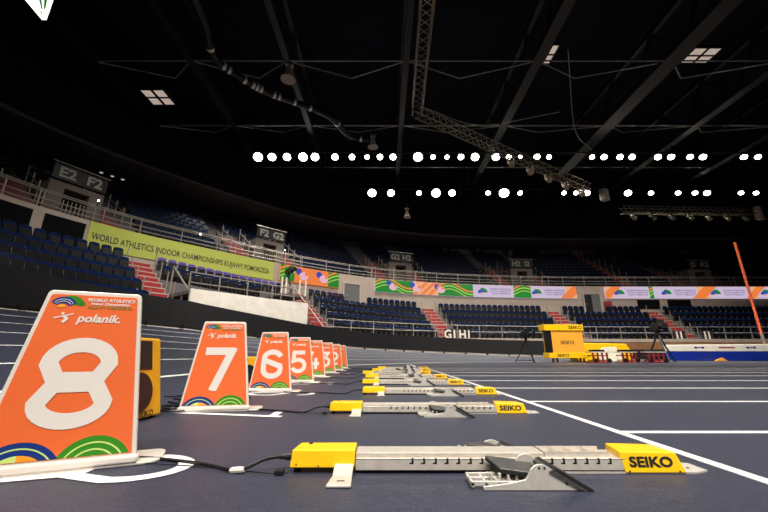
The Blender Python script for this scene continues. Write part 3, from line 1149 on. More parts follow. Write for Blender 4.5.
# ================================================================ PAINTED FLOOR NUMBERS
WORDS = dict(zip('12345678', 'one two three four five six seven eight'.split()))
for dg, x, y, yaw in MK:
    m = MB()
    # the digit is read by a runner looking along +x; its foot lies towards -x
    ox, oy = -1.60, y - .14
    sc_ = (.86, .40)
    if dg == '8': ox, oy, sc_ = -1.62, y - .035, (.86, .37)
    for si, (pts, closed) in enumerate(DIG[dg]):
        # the digit reads upright for a runner looking along +x
        pp = [(ox + p[1] * sc_[0], oy - p[0] * sc_[1]) for p in pts]
        for q in ribbon(pp, .06, closed): m.poly([(a, b, .003 + .0006 * si) for a, b in q])
    o = m.build('painted_lane_number', LINE)
    tag(o, 'white number %s painted flat on the blue floor under its lane marker' % WORDS[dg], 'floor marking', 'painted lane numbers')

# ================================================================ STARTING BLOCKS
YC = 1.57


def pedal(parent, sgn, dx, high=0.0):
    """one foot pedal; sgn -1 is the camera side"""
    y0 = lambda a: sgn * a
    def bx(m, x0, x1, ya, yb, z0, z1):
        a, b = sorted((sgn * ya, sgn * yb)); m.box(x0 + dx, x1 + dx, a, b, z0, z1)
    cheek = [(.322, .001), (.320, .012), (.40, .021), (.463, .033), (.474, .046), (.484, .064), (.495, .073), (.507, .078), (.522, .079), (.534, .075), (.549, .066), (.652, .001)]
    if high:
        cheek = [(u, v if v < .04 else v * (1 + high)) for u, v in cheek]
    pz = 1 + high
    root = MB()
    for ya in (.235, .105):
        root.prism(cheek, lambda u, v: (u + dx, sgn * ya, v), lambda u, v: (u + dx, sgn * (ya - .007), v))
    side = root.build('pedal_cheek', CAST, parent, bevel=.0015, seg=1)
    b = MB()
    for cx, cz in ((.512, .068), (.53, .068), (.598, .022)):
        b.tube([(cx + dx, sgn * .2355, cz * (pz if cz > .04 else 1)), (cx + dx, sgn * .2375, cz * (pz if cz > .04 else 1))], .0035, 10)
    b.build('bolt_hole', BLACK, side)
    # sloping foot face with rubber pad
    x0, z0, x1, z1 = .556, .064 * pz, .664, .001
    m = MB()
    a, c = sorted((sgn * .243, sgn * .098))
    m.hexa([(x0 - .012 + dx, a, z0 - .006), (x1 - .012 + dx, a, z1), (x1 - .012 + dx, c, z1), (x0 - .012 + dx, c, z0 - .006), (x0 + dx, a, z0), (x1 + dx, a, z1 + .001), (x1 + dx, c, z1 + .001), (x0 + dx, c, z0)])
    m.build('pedal_face', DSLAB, parent)
    m = MB()
    m.hexa([(x0 + dx, a, z0), (x1 + dx, a, z1 + .001), (x1 + dx, c, z1 + .001), (x0 + dx, c, z0), (x0 + .014 + dx, a, z0 + .003), (x1 + .022 + dx, a, z1 + .002), (x1 + .022 + dx, c, z1 + .002), (x0 + .014 + dx, c, z0 + .003)])
    m.build('rubber_pad', RUBBER, parent)
    # dark hinged plate reaching back over the rail side
    m = MB()
    zt = 1 + max(high, 0) * 1.1
    top = [(.372, .084, .068 * zt), (.394, .19, .055 * zt), (.490, .212, .048 * zt), (.545, .088, .050 * zt)]
    lo = [(x, y, z - .007) for x, y, z in top]
    P = [(x + dx, sgn * y, z) for x, y, z in lo + top]
    m.hexa(P)
    hp = m.build('hinged_plate', DSLAB, parent, bevel=.0015, seg=1)
    m = MB()
    m.hexa([(x + dx, sgn * y, z - .009) for x, y, z in lo] + [(x + dx, sgn * y, z) for x, y, z in lo])
    m.build('rubber_edge', RUBBER, hp)
    # toothed base frame
    m = MB()
    for ya in (.222, .18, .135): bx(m, .285, .50, ya, ya - .010, .010, .024)
    for k in range(5): bx(m, .285 + k * .045, .295 + k * .045, .222, .12, .006, .02)
    for k in range(4):
        m.tube([(.36 + .03 * k + dx, sgn * .19, .018), (.36 + .03 * k + dx, sgn * .19, .040)], .006, 8)
    m.build('base_frame', CAST, parent, bevel=.001, seg=1)
    # round adjusting knob
    m = MB()
    n = 14
    pr = [(.033 * math.cos(PI * i / n), .026 * math.sin(PI * i / n)) for i in range(n + 1)]
    m.prism(pr, lambda u, v: (.525 + u + dx, sgn * .090, .052 * pz + v), lambda u, v: (.525 + u + dx, sgn * .070, .052 * pz + v))
    m.build('adjusting_cam', CAST, parent, bevel=.002)


def starting_block(y, dx, label, ped=(0, -.045), high=0, front=0, length=0):
    t = empty('starting_block', (dx, y, 0), 0, label, 'starting block', 'starting blocks on the start line')
    # rear housing
    m = MB()
    m.hexa([(-.360, -.065, .020), (-.112, -.065, .020), (-.112, .065, .020), (-.360, .065, .020),
            (-.354, -.061, .081), (-.112, -.061, .081), (-.112, .060, .080), (-.345, .060, .080)])
    rh = m.build('rear_housing', YEL, t, bevel=.004)
    m = MB()
    for cx, cz in ((-.335, .032), (-.25, .026), (-.13, .03)): m.tube([(cx, -.0645, cz), (cx, -.0665, cz)], .0028, 8)
    m.tube([(-.30, .03, .083), (-.30, .03, .086)], .008, 10)
    m.build('screws', BLACK, rh)
    m = MB()
    m.tube([(-.362, -.03, .050), (-.385, -.03, .050)], .013, 10); m.tube([(-.385, -.03, .050), (-.41, -.03, .050)], .010, 10)
    m.build('cable_gland', BLACK, t)
    for xx in (-.335, -.14):
        MB().tube([(xx, -.035, .001), (xx, -.035, .022)], .013, 10).build('rubber_foot', RUBBER, t)
    # anchor foot: bent plate with slot
    m = MB()
    prof = [(-.058, .034), (-.066, .034), (-.125, .012), (-.215, .010), (-.215, .002), (-.120, .003), (-.060, .024)]
    P0 = [(-.188, u, v) for u, v in prof]; P1 = [(-.116, u, v) for u, v in prof]
    for q in (3, 4): P0[q] = (-.198, prof[q][0], prof[q][1]); P1[q] = (-.112, prof[q][0], prof[q][1])
    nn = len(prof)
    m.add(P0 + P1, [tuple(range(nn - 1, -1, -1)), tuple(range(nn, 2 * nn))] + [(i, (i + 1) % nn, nn + (i + 1) % nn, nn + i) for i in range(nn)])
    af = m.build('anchor_foot', CAST, t, bevel=.003)
    MB().box(-.165, -.138, -.180, -.171, .0100, .0118).build('slot', BLACK, af)
    # rail: wide lower channel, narrower raised channel
    L1 = .93
    m = MB()
    m.box(-.108, L1, -.066, .066, .012, .052)
    m.box(-.108, .62, -.050, .050, .052, .068)
    rail = m.build('rail', ALU, t, bevel=.0015, seg=1)
    m = MB()
    for k in range(21):
        xx = .105 + k * .0445
        if xx > .90: break
        # L-shaped adjustment slots cut in the near and far faces
        for sy in (-1, 1):
            a, b = sorted((sy * .0664, sy * .060))
            m.box(xx, xx + .008, a, b, .036, .0525); m.box(xx - .008, xx + .008, a, b, .033, .038)
    m.build('adjustment_slots', BLACK, rail)
    MB().box(-.108, .92, -.0668, -.0662, .0485, .0505).build('edge_groove', DSLAB, rail)
    m = MB().box(-.108, .92, -.058, .058, .002, .012); m.build('rail_underside', RUBBER, t)
    m = MB()
    m.box(.625, .88, -.046, -.040, .052, .070).box(.625, .88, .040, .046, .052, .070).box(.625, .63, -.04, .04, .052, .070).box(.74, .75, -.04, .04, .052, .068)
    m.tube([(.69, -.03, .06), (.69, .03, .06)], .012, 10); m.tube([(.82, -.03, .06), (.82, .03, .06)], .012, 10)
    m.build('clamp_tray', ALU, t)
    # front housing
    m = MB()
    m.hexa([(.915, -.070, .004), (1.146, -.070, .004), (1.146, .070, .004), (.925, .070, .004),
            (.902, -.064, .077), (1.122, -.062, .073), (1.112, .064, .073), (.930, .066, .077)])
    fh = m.build('front_housing', YEL, t, bevel=.004)
    m = MB()

    def ft(u, v):
        k = v / .082
        return (1.018 + u, -.0718 + .007 * k, .004 + v)
    put_text(m, 'SEIKO', lambda u, v: ft(u, .036 + v), .047, .035, 1.32)
    m.build('printed_name', INK, fh)
    m = MB()
    for cx in (.93, 1.12): m.tube([(cx, -.0695, .010), (cx, -.0725, .010)], .003, 8)
    m.build('screws', BLACK, fh)
    m = MB(); m.prism([(.60, -.066), (1.19, -.066), (1.245, -.045), (1.245, .045), (1.19, .066), (.60, .066)], lambda u, v: (u, v, .001), lambda u, v: (u, v, .007))
    fp = m.build('front_tongue', CAST, t)
    m = MB(); m.tube([(1.19, -.02, .0065), (1.19, -.02, .0085)], .006, 8); m.build('tongue_bolt', BLACK, fp)
    pedal(t, -1, ped[0], high)
    pedal(t, 1, ped[1], high if high else -.32)
    return t


BL = [('8', -.022, 0, (.01, -.02), 0), ('7', 1.34, -.055, (.02, -.05), 0), ('6', 2.62, .12, (.06, .0), 0), ('5', 3.9, .04, (.02, .05), .15), ('4', 5.2, .02, (.05, .12), .3), ('3', 6.5, -.11, (.15, .0), .9), ('2', 7.85, .06, (.05, .22), 1.0), ('1', 9.2, .18, (.0, .12), .8)]
BLL = {'8': 'large in the foreground', '7': 'second from the camera', '6': 'third from the camera', '5': 'fourth from the camera', '4': 'fifth from the camera', '3': 'sixth from the camera with raised pedals', '2': 'seventh from the camera with raised pedals', '1': 'furthest from the camera with raised pedals'}
for n, dy, dx, ped, hi in BL:
    starting_block(YC + dy, dx, 'grey starting block in line with lane marker %s, %s' % (n, BLL[n]), ped, hi)

# ================================================================ CABLES
for (n, dy, dx, ped, hi), (dg, mx_, my_, yaw) in zip(BL, MK):
    y = YC + dy - .03
    x0 = -.41 + dx
    c = smooth_path([(x0, y, .050), (x0 - .06, y - .005, .040), (x0 - .15, y - .03, .012), (x0 - .33, y + .06, .009), (x0 - .55, y + .13, .009), (x0 - .85, y + .15, .03 if dg == '8' else .009), (-1.45, y + .62, .009), (-1.72, y + .95, .01), (-2.3, y + 1.0, .01)], 7)
    cable = empty('signal_cable', (0, 0, 0), 0, 'black cable leading left from the starting block in line with marker %s' % dg, 'cable', 'cables of the starting blocks')
    MB().tube(c, .0065, 7).build('cable_sheath', BLACK, cable, smooth=True)
    q = c[14]
    d = (c[16] - c[12]).normalized()
    if n == '8': MB().tube([q - d * .03, q - d * .02, q + d * .02, q + d * .03], [.008, .011, .011, .008], 8).build('cable_tag', WHITE, cable)
    if n in '87':
        c2 = smooth_path([(x0 + .05, y - .05, .008), (x0 - .02, y - .05, .006), (x0 - .3, y + .03, .005), (x0 - .7, y + .10, .005), (x0 - .92, y + .14, .005)], 6)
        t = empty('signal_cable', (0, 0, 0), 0, 'thin black wire with small plug beside the ' + ('large foreground starting block' if n == '8' else 'second nearest starting block'), 'cable')
        MB().tube(c2, .002, 5).build('thin_wire', BLACK, t)
        MB().box(x0 - .0, x0 + .035, y - .062, y - .040, .003, .018).build('plug', BLACK, t, bevel=.002)
# tangled spare cables beside the loudspeaker
lab = ['black spare cable looping on the floor beside the loudspeaker, closest to the camera', 'black spare cable looping on the floor beside the loudspeaker, middle of the tangle', 'black spare cable looping on the floor beside the loudspeaker, further back in the tangle', 'black spare cable looping on the floor beside the loudspeaker, furthest back in the tangle']
for i in range(4):
    yb = 2.9 + i * .25
    c = smooth_path([(-1.9 - .1 * i, yb + .3, .01), (-1.75, yb + .12, .012), (-1.62, yb + .2, .012 + .01 * i), (-1.5, yb + .02, .012), (-1.35, yb + .1, .012), (-1.62, yb - .05, .02), (-1.9, yb + .05, .012)], 6)
    tag(MB().tube(c, .008, 6).build('spare_cable', BLACK, smooth=True), lab[i], 'cable', 'tangle of spare cables')

# ================================================================ LOUDSPEAKERS


def loudspeaker(loc, rz, label, lying=False):
    t = empty('loudspeaker', loc, rz, label, 'loudspeaker')
    D, W_, H_ = .30, .40, .55
    if lying:
        R = lambda p: (p[0], p[2] - H_ / 2, p[1] + W_ / 2)
    else:
        R = lambda p: (p[0] - .18 * p[2], p[1], p[2])

    def bx(m, x0, x1, y0, y1, z0, z1):
        q = MB().box(x0, x1, y0, y1, z0, z1); m.add([R(v) for v in q.v], q.f); return m
    cab = bx(MB(), -D, 0, -W_ / 2, W_ / 2, 0.015, H_).build('cabinet', YEL_D, t, bevel=.012)
    m = bx(MB(), -.004, .006, -W_ / 2 + .03, W_ / 2 - .10, .33, .53); m.build('horn_frame', BLACK, cab, bevel=.004)
    m = bx(MB(), .004, .010, -W_ / 2 + .05, W_ / 2 - .12, .35, .51); m.build('horn_grille', mat('dark_grille', (20, 19, 18), .5, noise=.3, scale=90), cab)
    m = MB(); q = MB().tube([(-.002, -.03, .19), (.012, -.03, .19)], .125, 28); m.add([R(v) for v in q.v], q.f)
    q = MB().tube([(.010, -.03, .19), (.020, -.03, .19)], .10, 28); m.add([R(v) for v in q.v], q.f)
    m.build('woofer_grille', BLACK, cab)
    m = MB()
    put_text(m, 'SEIKO', lambda u, v: R((.003, .04 + u, .04 + v)), .055, .02)
    m.build('printed_name', INK, cab)
    for yy in (-.15, .15):
        bx(MB(), -.26, -.22, yy - .02, yy + .02, 0, .018).build('rubber_foot', RUBBER, t)
        bx(MB(), -.06, -.02, yy - .02, yy + .02, 0, .018).build('rubber_foot', RUBBER, t)
    return t


loudspeaker((-1.64, 2.545, 0), math.radians(-3), 'yellow loudspeaker box with black horn and round woofer behind marker 8')
loudspeaker((-1.83, 5.1, 0), math.radians(-60), 'yellow loudspeaker partly visible in the gap between markers 7 and 6', True)

# ================================================================ FAR SIDE EQUIPMENT
# yellow display board
t = empty('display_board', (10.0, 19.6, 0), math.radians(6), 'large yellow display board on short legs at the far side of the floor', 'display board')
bw = 1.07
MB().box(-bw + .05, bw - .02, 0, .42, .35, 1.75).build('core', YEL, t)
MB().box(-bw + .28, bw - .02, -.03, 0, .38, 1.72).build('front_panel', mat('amber_panel', (246,168,50), .5, noise=.03), t)
MB().box(-bw + .02, -bw + .28, -.02, .30, .38, 1.72).build('black_side', BLACK, t)
tb = MB().box(-bw - .12, bw + .03, -.12, .5, 1.68, 2.02).build('top_bar', YEL, t, bevel=.02)
MB().box(-bw - .02, bw + .14, -.12, .5, .22, .50).build('bottom_bar', YEL, t, bevel=.02)
for (s_, u0, z0, sz, y0) in (('SEIKO', .62, 1.85, .26, -.125), ('SEIKO', .1, 1.04, .26, -.035), ('SEIKO', -.30, .36, .22, -.125)):
    m = MB(); put_text(m, s_, lambda u, v: (u0 + u, y0, z0 + v), sz, .02, 1.15); m.build('printed_name', INK, t)
for x in (-.85, -.6, .75, .95): MB().bar((x, 0, 0), (x, 0, .25), .07).build('leg', BLACK, t)

tripod_camera((7.35, 18.4, 0), .3, 'black photo-finish camera on a low tripod left of the yellow display board', 1.1)
tripod_camera((15.5, 20.0, 0), -.2, 'black television camera on tall tripod by the left end of the white and blue mat', 1.5)


def cart(x, y, label, k, yellow=True):
    t = empty('equipment_trolley', (x, y, 0), .1 * k, label, 'trolley', 'red trolleys at the far side of the floor')
    m = MB()
    for z in (.12, .36): m.bar((-.4, -.2, z), (.4, -.2, z), .05).bar((-.4, .2, z), (.4, .2, z), .05).bar((-.4, -.2, z), (-.4, .2, z), .05).bar((.4, -.2, z), (.4, .2, z), .05)
    m.build('frame', RED, t)
    for xx in (-.36, -.12, .12, .36): MB().bar((xx, -.2, .0), (xx, -.2, .50), .07).build('upright', RED, t)
    MB().box(-.5, .5, -.25, .25, .0, .06).build('base_bar', RED, t)
    for xx in (-.3, .42):
        MB().tube([(xx, -.3, .12), (xx, -.24, .12)], .10, 12).build('wheel', BLACK, t)
    MB().box(-.5, .5, -.22, .22, .51, .56).build('tray', CAST, t)
    MB().box(-.35, .3, -.18, .18, .56, .66).build('folded_gear', BLACK, t, bevel=.02)
    return t


cart(11.25, 18.9, 'red trolley standing right beside the yellow display board', 0)
cart(12.95, 19.2, 'red trolley right of the yellow and white covered equipment', 1)
cart(14.1, 18.8, 'red trolley under the television camera tripod', -1)
# items on trolleys
# yellow draped equipment
t = empty('covered_equipment', (12.9, 21.4, 0), 0, 'long low equipment under a yellow cover with white sheet, behind the red trolleys', 'cover')
m = MB(); pr = [(-1.5, .02), (1.6, .02), (1.7, .5), (1.4, 1.02), (-1.2, 1.08), (-1.9, .85), (-1.8, .4)]
m.prism(pr, lambda u, v: (u, -.4, v), lambda u, v: (u, .5, v)); m.build('yellow_cover', YEL, t, bevel=.05)
m = MB(); pr = [(-.3, .02), (1.0, .02), (1.05, .4), (.7, .85), (-.1, .8), (-.5, .4)]
m.prism(pr, lambda u, v: (u, -.46, v), lambda u, v: (u, -.38, v)); m.build('white_sheet', mat('white_cloth', (235, 228, 200), .8, noise=.15, scale=3), t, bevel=.03)

# pole vault mat: white upper half and blue lower half
t = empty('landing_mat', (19.0, 23.4, 0), 0, 'long landing mat with white upper and blue lower half at the right', 'mat')
m = MB(); m.hexa([(-.55, 0, .02), (22, 0, .02), (22, 2.4, .02), (1.5, 2.4, .02), (-.75, 0, .58), (22, 0, .58), (22, 2.4, .58), (1.5, 2.4, .58)])
m.build('blue_base', mat('mat_blue_vinyl', (12, 44, 150), .45, noise=.08, scale=2), t, bevel=.04)
m = MB(); m.hexa([(-.55, 0, .6), (22, 0, .6), (22, 2.4, .6), (1.5, 2.4, .6), (-.75, 0, 1.02), (22, 0, 1.16), (22, 2.4, 1.16), (1.4, 2.4, 1.02)])
m.build('white_upper', mat('mat_white_vinyl', (244, 237, 222), .5, noise=.06, scale=2), t, bevel=.04)
for xx in (1.35, 4.75):
    for q in ((xx, xx + .16, -.012, -.002, .78, .90), (xx + .2, xx + .42, -.012, -.002, .81, .87), (xx + .46, xx + .62, -.012, -.002, .78, .90)): MB().box(*q).build('dark_mark', P_BLUE, t)
MB().box(2.95, 4.0, -.012, -.002, .80, .88).build('red_mark', RED, t)
tag(MB().hexa([(21.0, 22.9, 0.01), (21.9, 22.9, 0.01), (21.7, 23.2, 0), (21.2, 23.2, 0), (21.3, 22.95, .1), (21.6, 22.95, .22), (21.6, 23.1, .18), (21.3, 23.1, .1)]).build('towel', P_AMBER, None, bevel=.02), 'small crumpled orange towel on the floor before the blue landing mat', 'towel')
# timber boards behind the mat and ledge
m = MB().box(17.6, 46, 26.4, 27.2, .75, 1.25)
o = m.build('timber_boards', mat('plywood_brown', (128, 88, 52), .6, noise=.25, scale=1.5), None, bevel=.01)
tag(o, 'long stack of brown timber boards behind the white and blue mat', 'boards')
MB().box(17.6, 46, 26.4, 27.2, 0, .74).build('board_trestle', BARR, o)

# orange pole
t = empty('orange_pole', (27.15, 25.4, 0), 0, 'tall thin orange pole with a pale foot rising above the mat at the right edge', 'pole')
MB().tube([(0, 0, 1.8), (0, 0, 8.75)], .085, 12).build('pole_tube', mat('pole_orange', (236, 104, 56), .45), t)
MB().tube([(0, 0, 0), (0, 0, 1.85)], .09, 12).build('pole_foot', RAILM, t)

# ================================================================ ROOF STEEL
ZL = 17.6
beams = [(-17.8, 'far left'), (-11.8, 'left'), (-5.9, 'left of centre'), (1.35, 'centre'), (9.4, 'right of centre'), (17.6, 'right'), (24.5, 'far right'), (31.5, 'outermost right')]
for x, nm in beams:
    t = empty('roof_truss', (x, 0, ZL), 0, 'dark steel roof truss running away from the camera, %s' % nm, 'roof truss', 'roof trusses running away from the camera')
    wd = 1.05 if x == 17.6 else (.62 if x > 9 else .38)
    MB().box(-wd / 2, wd / 2, 4, 40, 0, .5).build('bottom_chord', STEEL, t)
    MB().box(-.15, .15, 4, 40, 3.0, 3.3).build('top_chord', STEEL, t)
    m = MB()
    for k in range(9):
        y = 4 + k * 4
        m.bar((0, y, .3), (0, y + 2, 3.1), .12).bar((0, y + 2, 3.1), (0, y + 4, .3), .12)
    m.build('web_members', STEEL, t)
for k, y in enumerate([5.5, 10.8, 17.0, 23.2, 29.5]):
    t = empty('roof_crossbar', (0, y, ZL + .05), 0, 'thin pale steel crossbar spanning under the roof trusses, number %s counted from the camera' % ['one', 'two', 'three', 'four', 'five'][k], 'crossbar', 'thin crossbars under the roof')
    MB().tube([(-18, 0, 0), (32, 0, 0)], .05, 6).build('bar', STEELG, t)
    m = MB()
    for i in range(len(beams) - 1):
        xa, xb = beams[i][0], beams[i + 1][0]; xm = (xa + xb) / 2
        if k < 4:
            m.tube([(xa, 0, 0), (xm, 3.1, 1.6)], .045, 5); m.tube([(xb, 0, 0), (xm, 3.1, 1.6)], .045, 5)
    if m.f: m.build('diagonal_brace', STEELG, t)

# lit roof lights
for (px, py, wx, wy, lb) in ((158, 98, 1.45, 1.35, 'small lit square hatch in the dark roof at the left'), (547, 55, .95, 1.5, 'small lit square hatch in the dark roof right of centre'), (701, 56, 1.8, 1.2, 'small lit square hatch in the dark roof at the right')):
    c = ray_z(px, py, 20.4 if px > 200 else 16.6)
    t = empty('roof_hatch', c, 0, lb, 'roof light', 'lit hatches in the dark roof')
    MB().box(-wx / 2, wx / 2, -wy / 2, wy / 2, .05, .1).build('lit_panel', HATCH, t)
    m = MB().box(-wx / 2 - .1, wx / 2 + .1, -wy / 2 - .1, -wy / 2, 0, .2).box(-wx / 2 - .1, wx / 2 + .1, wy / 2, wy / 2 + .1, 0, .2).box(-wx / 2 - .1, -wx / 2, -wy / 2, wy / 2, 0, .2).box(wx / 2, wx / 2 + .1, -wy / 2, wy / 2, 0, .2).box(-.08, .08, -wy / 2, wy / 2, 0, .2)
    m.build('hatch_frame', STEEL, t)
    m = MB().box(-wx / 2, wx / 2, -.05, .05, 0, .1); m.build('cross_bar', STEEL, t)

# ================================================================ FLOODLIGHTS
R1 = [(258, 1.15), (272, 1), (287, .95), (303, 1.1), (315, 1), (335, .85), (352, .75), (367, .6), (380, .75), (393, .8), (418, 1.15), (433, .6), (447, .55), (461, .75), (475, 1.0), (496, .95), (509, .65), (520, .5), (537, .75), (549, .6), (592, .6), (604, .75), (620, .75), (632, .75), (658, .75), (671, .75), (690, .7), (703, .75), (744, .7), (758, .65)]
R2 = [(372, 1.15), (391, 1), (419, .7), (436, 1.25), (452, .95), (488, .65), (504, 1.35), (520, .65), (564, .6), (576, .6), (587, .8), (628, .9), (651, .65), (678, .65), (695, .65), (707, .8), (741, .6), (756, .6)]
fl_proto = {}


def floodlight(px, py, sc, z, row, lo, hi):
    c = ray_z(px, py, z)
    cool = px < 320 or px in (372, 418)
    key = (cool,)
    if key not in fl_proto:
        t = empty('floodlight')
        MB().tube([(0, 0, 0), (0, 0, -.02)], .36, 20).build('lens', LAMPB if cool else LAMP, t)
        MB().tube([(0, 0, .30), (0, 0, .12), (0, 0, 0.02), (0, 0, -.03)], [.16, .30, .42, .42], 18, caps=False).build('reflector_housing', STEEL, t)
        MB().box(-.14, .14, -.14, .14, .28, .55).build('ballast_box', BLACK, t)
        MB().bar((-.46, 0, .05), (-.46, 0, .72), .05).bar((.46, 0, .05), (.46, 0, .72), .05).bar((-.46, 0, .7), (.46, 0, .7), .05).build('yoke', STEEL, t)
        fl_proto[key] = t
    else: t = copy_tree(fl_proto[key])
    t.location = c
    t.rotation_euler = (math.radians(-42), 0, math.atan2(-c[0], c[1]) * 1.0)
    t.scale = (sc, sc, sc)
    tag(t, lo, 'floodlight', hi)


def seg(px): return 'left of the centre truss' if px < 405 else ('just right of the centre truss' if px < 560 else 'at the right')


for px, sc in R1: floodlight(px, 157, sc * .85, 16.3, 1, 'round white floodlight shining in the upper row, ' + seg(px), 'floodlights of the upper row ' + seg(px))
for px, sc in R2: floodlight(px, 193, sc * .95, 16.3, 2, 'round white floodlight shining in the lower row, ' + seg(px), 'floodlights of the lower row ' + seg(px))
for y, x0, x1, nm in ((ray_z(400, 157, 16.3)[1] + .2, -12, 34, 'upper'), (ray_z(400, 193, 16.3)[1] + .2, -3, 40, 'lower')):
    t = empty('lighting_bar', (0, y, 16.85), 0, 'long dark horizontal bar carrying the %s row of floodlights' % nm, 'lighting bar')
    MB().tube([(x0, 0, 0), (x1, 0, 0)], .07, 8).build('bar_tube', STEEL, t)
    m = MB()
    for x, _ in beams:
        if x0 < x < x1: m.bar((x, 0, 0), (x, 0, .8), .08)
    m.build('hanger', STEEL, t)


# ================================================================ HANGING TRUSSES
def truss(a, b, w_, label, webs, m1=STEELG):
    a = Vector(a); b = Vector(b); d = b - a
    t = empty('hanging_truss', a, 0, label, 'hanging truss')
    dn = d.normalized(); s = dn.cross(Vector((0, 0, 1))).normalized(); u = s.cross(dn)
    cor = [(s * i + u * j) * w_ / 2 for i, j in ((-1, -1), (1, -1), (1, 1), (-1, 1))]
    for c in cor: MB().tube([c, c + d], .04, 6).build('chord', m1, t)
    m = MB()
    for k in range(webs):
        p0 = d * (k / webs); p1 = d * ((k + 1) / webs)
        for i in range(4): m.tube([p0 + cor[i], p1 + cor[(i + 1) % 4]], .022, 4)
    m.build('bracing', m1, t)
    return t


TB = mat('truss_dark_metal', (120, 110, 92), .4, metal=.7, noise=.3, scale=2)
A0 = ray_z(428, -8, 14.5); A1 = ray_z(417, 112, 14.5)
truss(A0, A1, .55, 'dark box truss hanging beside the centre roof truss, running away overhead', 16, TB)
p0 = A1; p1 = ray_z(500, 150, 13.6); p2 = ray_z(588, 188, 12.6)
tA = truss(p0, p1, .5, 'sagging dark box truss, upper left half of the diagonal beneath the floodlights', 14, TB)
tB = truss(p1, p2, .5, 'sagging dark box truss, lower right half of the diagonal with hanging lamps', 14, TB)
q0 = ray_z(622, 210, 13.6); q1 = ray_z(752, 212, 13.6)
truss(q0, q1, .6, 'dark horizontal box truss hanging at the right below the floodlights', 24, TB)


def spot(loc, label, grp):
    t = empty('stage_lamp', loc, random.uniform(-.4, .4), label, 'stage lamp', grp)
    MB().tube([(0, 0, 0), (0, 0, -.35)], .05, 6).build('clamp', BLACK, t)
    MB().bar((-.2, 0, -.3), (-.2, 0, -.75), .05).bar((.2, 0, -.3), (.2, 0, -.75), .05).bar((-.2, 0, -.32), (.2, 0, -.32), .06).build('yoke', TB, t)
    MB().tube([(0, .15, -.5), (0, -.1, -.75), (0, -.25, -.95)], [.13, .17, .2], 12).build('lamp_head', TB, t)


for i in range(5):
    f_ = (i + .5) / 5
    spot(Vector(p1).lerp(Vector(p2), f_), 'dark stage lamp hanging from the lower right half of the diagonal truss', 'stage lamps on the diagonal truss')
for i in range(7):
    f_ = (i + .5) / 7
    spot(Vector(q0).lerp(Vector(q1), f_), 'dark stage lamp hanging from the horizontal truss at the right', 'stage lamps on the right truss')
# slack cables between the trusses
for (pa, pb, pc, z, lb) in (((425, 108), (480, 125), (560, 112), 15.5, 'slack cable looping under the roof right of the centre truss'), ((568, 50), (575, 130), (592, 150), 15, 'thin wire dropping towards the diagonal truss end at right of centre')):
    c = smooth_path([ray_z(pa[0], pa[1], z), ray_z(pb[0], pb[1], z), ray_z(pc[0], pc[1], z)], 8)
    tag(MB().tube(c, .025, 5).build('slack_cable', STEELG, smooth=True), lb, 'cable')

# flexible duct
c = smooth_path([ray_z(x, y, 16.4) for x, y in ((190, -10), (205, 25), (215, 58), (245, 80), (270, 93), (300, 104), (330, 117), (350, 136), (372, 140))], 6)
t = empty('flexible_duct', (0, 0, 0), 0, 'long dark flexible cable duct snaking under the roof left of centre', 'duct')
MB().tube(c, .21, 10).build('duct_sleeve', STEEL, t, smooth=True)
for i in sorted(random.sample(range(9, len(c) - 1), 13)):
    d = (c[i + 1] - c[i]).normalized()
    MB().tube([c[i] - d * .08, c[i] + d * .08], .23, 10).build('glint_band', ALU, t)  # glints on the sleeve, built as short bright rings


def horn(px, py, z, sc, rz, label):
    t = empty('horn_loudspeaker', ray_z(px, py, z), rz, label, 'horn loudspeaker', 'horn loudspeakers under the roof')
    MB().tube([(0, 0, .35 * sc), (0, 0, 0), (0, 0, -.5 * sc), (0, 0, -.75 * sc)], [.12 * sc, .16 * sc, .32 * sc, .48 * sc], 12).build('horn', WALLP, t)
    MB().bar((0, 0, .3 * sc), (0, 0, 1.2 * sc), .06).build('hanger', STEEL, t)
    MB().box(-.25 * sc, .25 * sc, -.15 * sc, .15 * sc, .35 * sc, .55 * sc).build('driver_box', STEELG, t)


horn(289, 70, 16.2, .9, .3, 'pale horn loudspeaker hanging under the roof at a truss node left of centre')
horn(373, 140, 15.4, .8, 0, 'pale horn loudspeaker hanging just above the upper floodlight row')
horn(407, 212, 13, .7, 0, 'small pale horn loudspeaker hanging below the lower floodlight row')
t = empty('wall_loudspeaker', ray_z(759, 212, 14), .5, 'pale box loudspeaker hanging under the roof at the right edge', 'loudspeaker')
MB().box(-.45, .45, -.3, .3, -.8, .5).build('cabinet', WALLP, t, bevel=.03); MB().box(-.35, .35, -.32, -.3, -.7, -.1).build('grille', BLACK, t)
t = empty('wall_loudspeaker', ray_z(604, 194, 16), .5, 'pale box loudspeaker hanging among the lower floodlights right of centre', 'loudspeaker')
MB().box(-.35, .35, -.3, .3, -.7, .5).build('cabinet', WALLP, t, bevel=.03)

# hanging video cube corner, top left
tip = Vector(ray_z(42, 20, 9.0))
t = empty('hanging_screen', tip, 0, 'glowing white screen corner with green stripes at the top left edge', 'screen')
L_ = Vector(ray_z(10, -18, 9.6)) - tip; R_ = Vector(ray_z(64, -45, 9.6)) - tip
up = Vector((0, 0, 1))
n_ = L_.cross(R_).normalized() * .12
if n_.dot(tip) < 0: n_ = -n_
A_ = Vector((0, 0, 0)); B_ = L_ * 1.2; C_ = R_ * 1.2; D_ = B_ + C_
m = MB(); m.hexa([A_, C_, D_, B_, A_ + n_, C_ + n_, D_ + n_, B_ + n_]); m.build('screen_panel', screen('screen_bright_white', (255, 252, 245), 1.6), t)
m = MB(); m2 = MB(); m3 = MB()


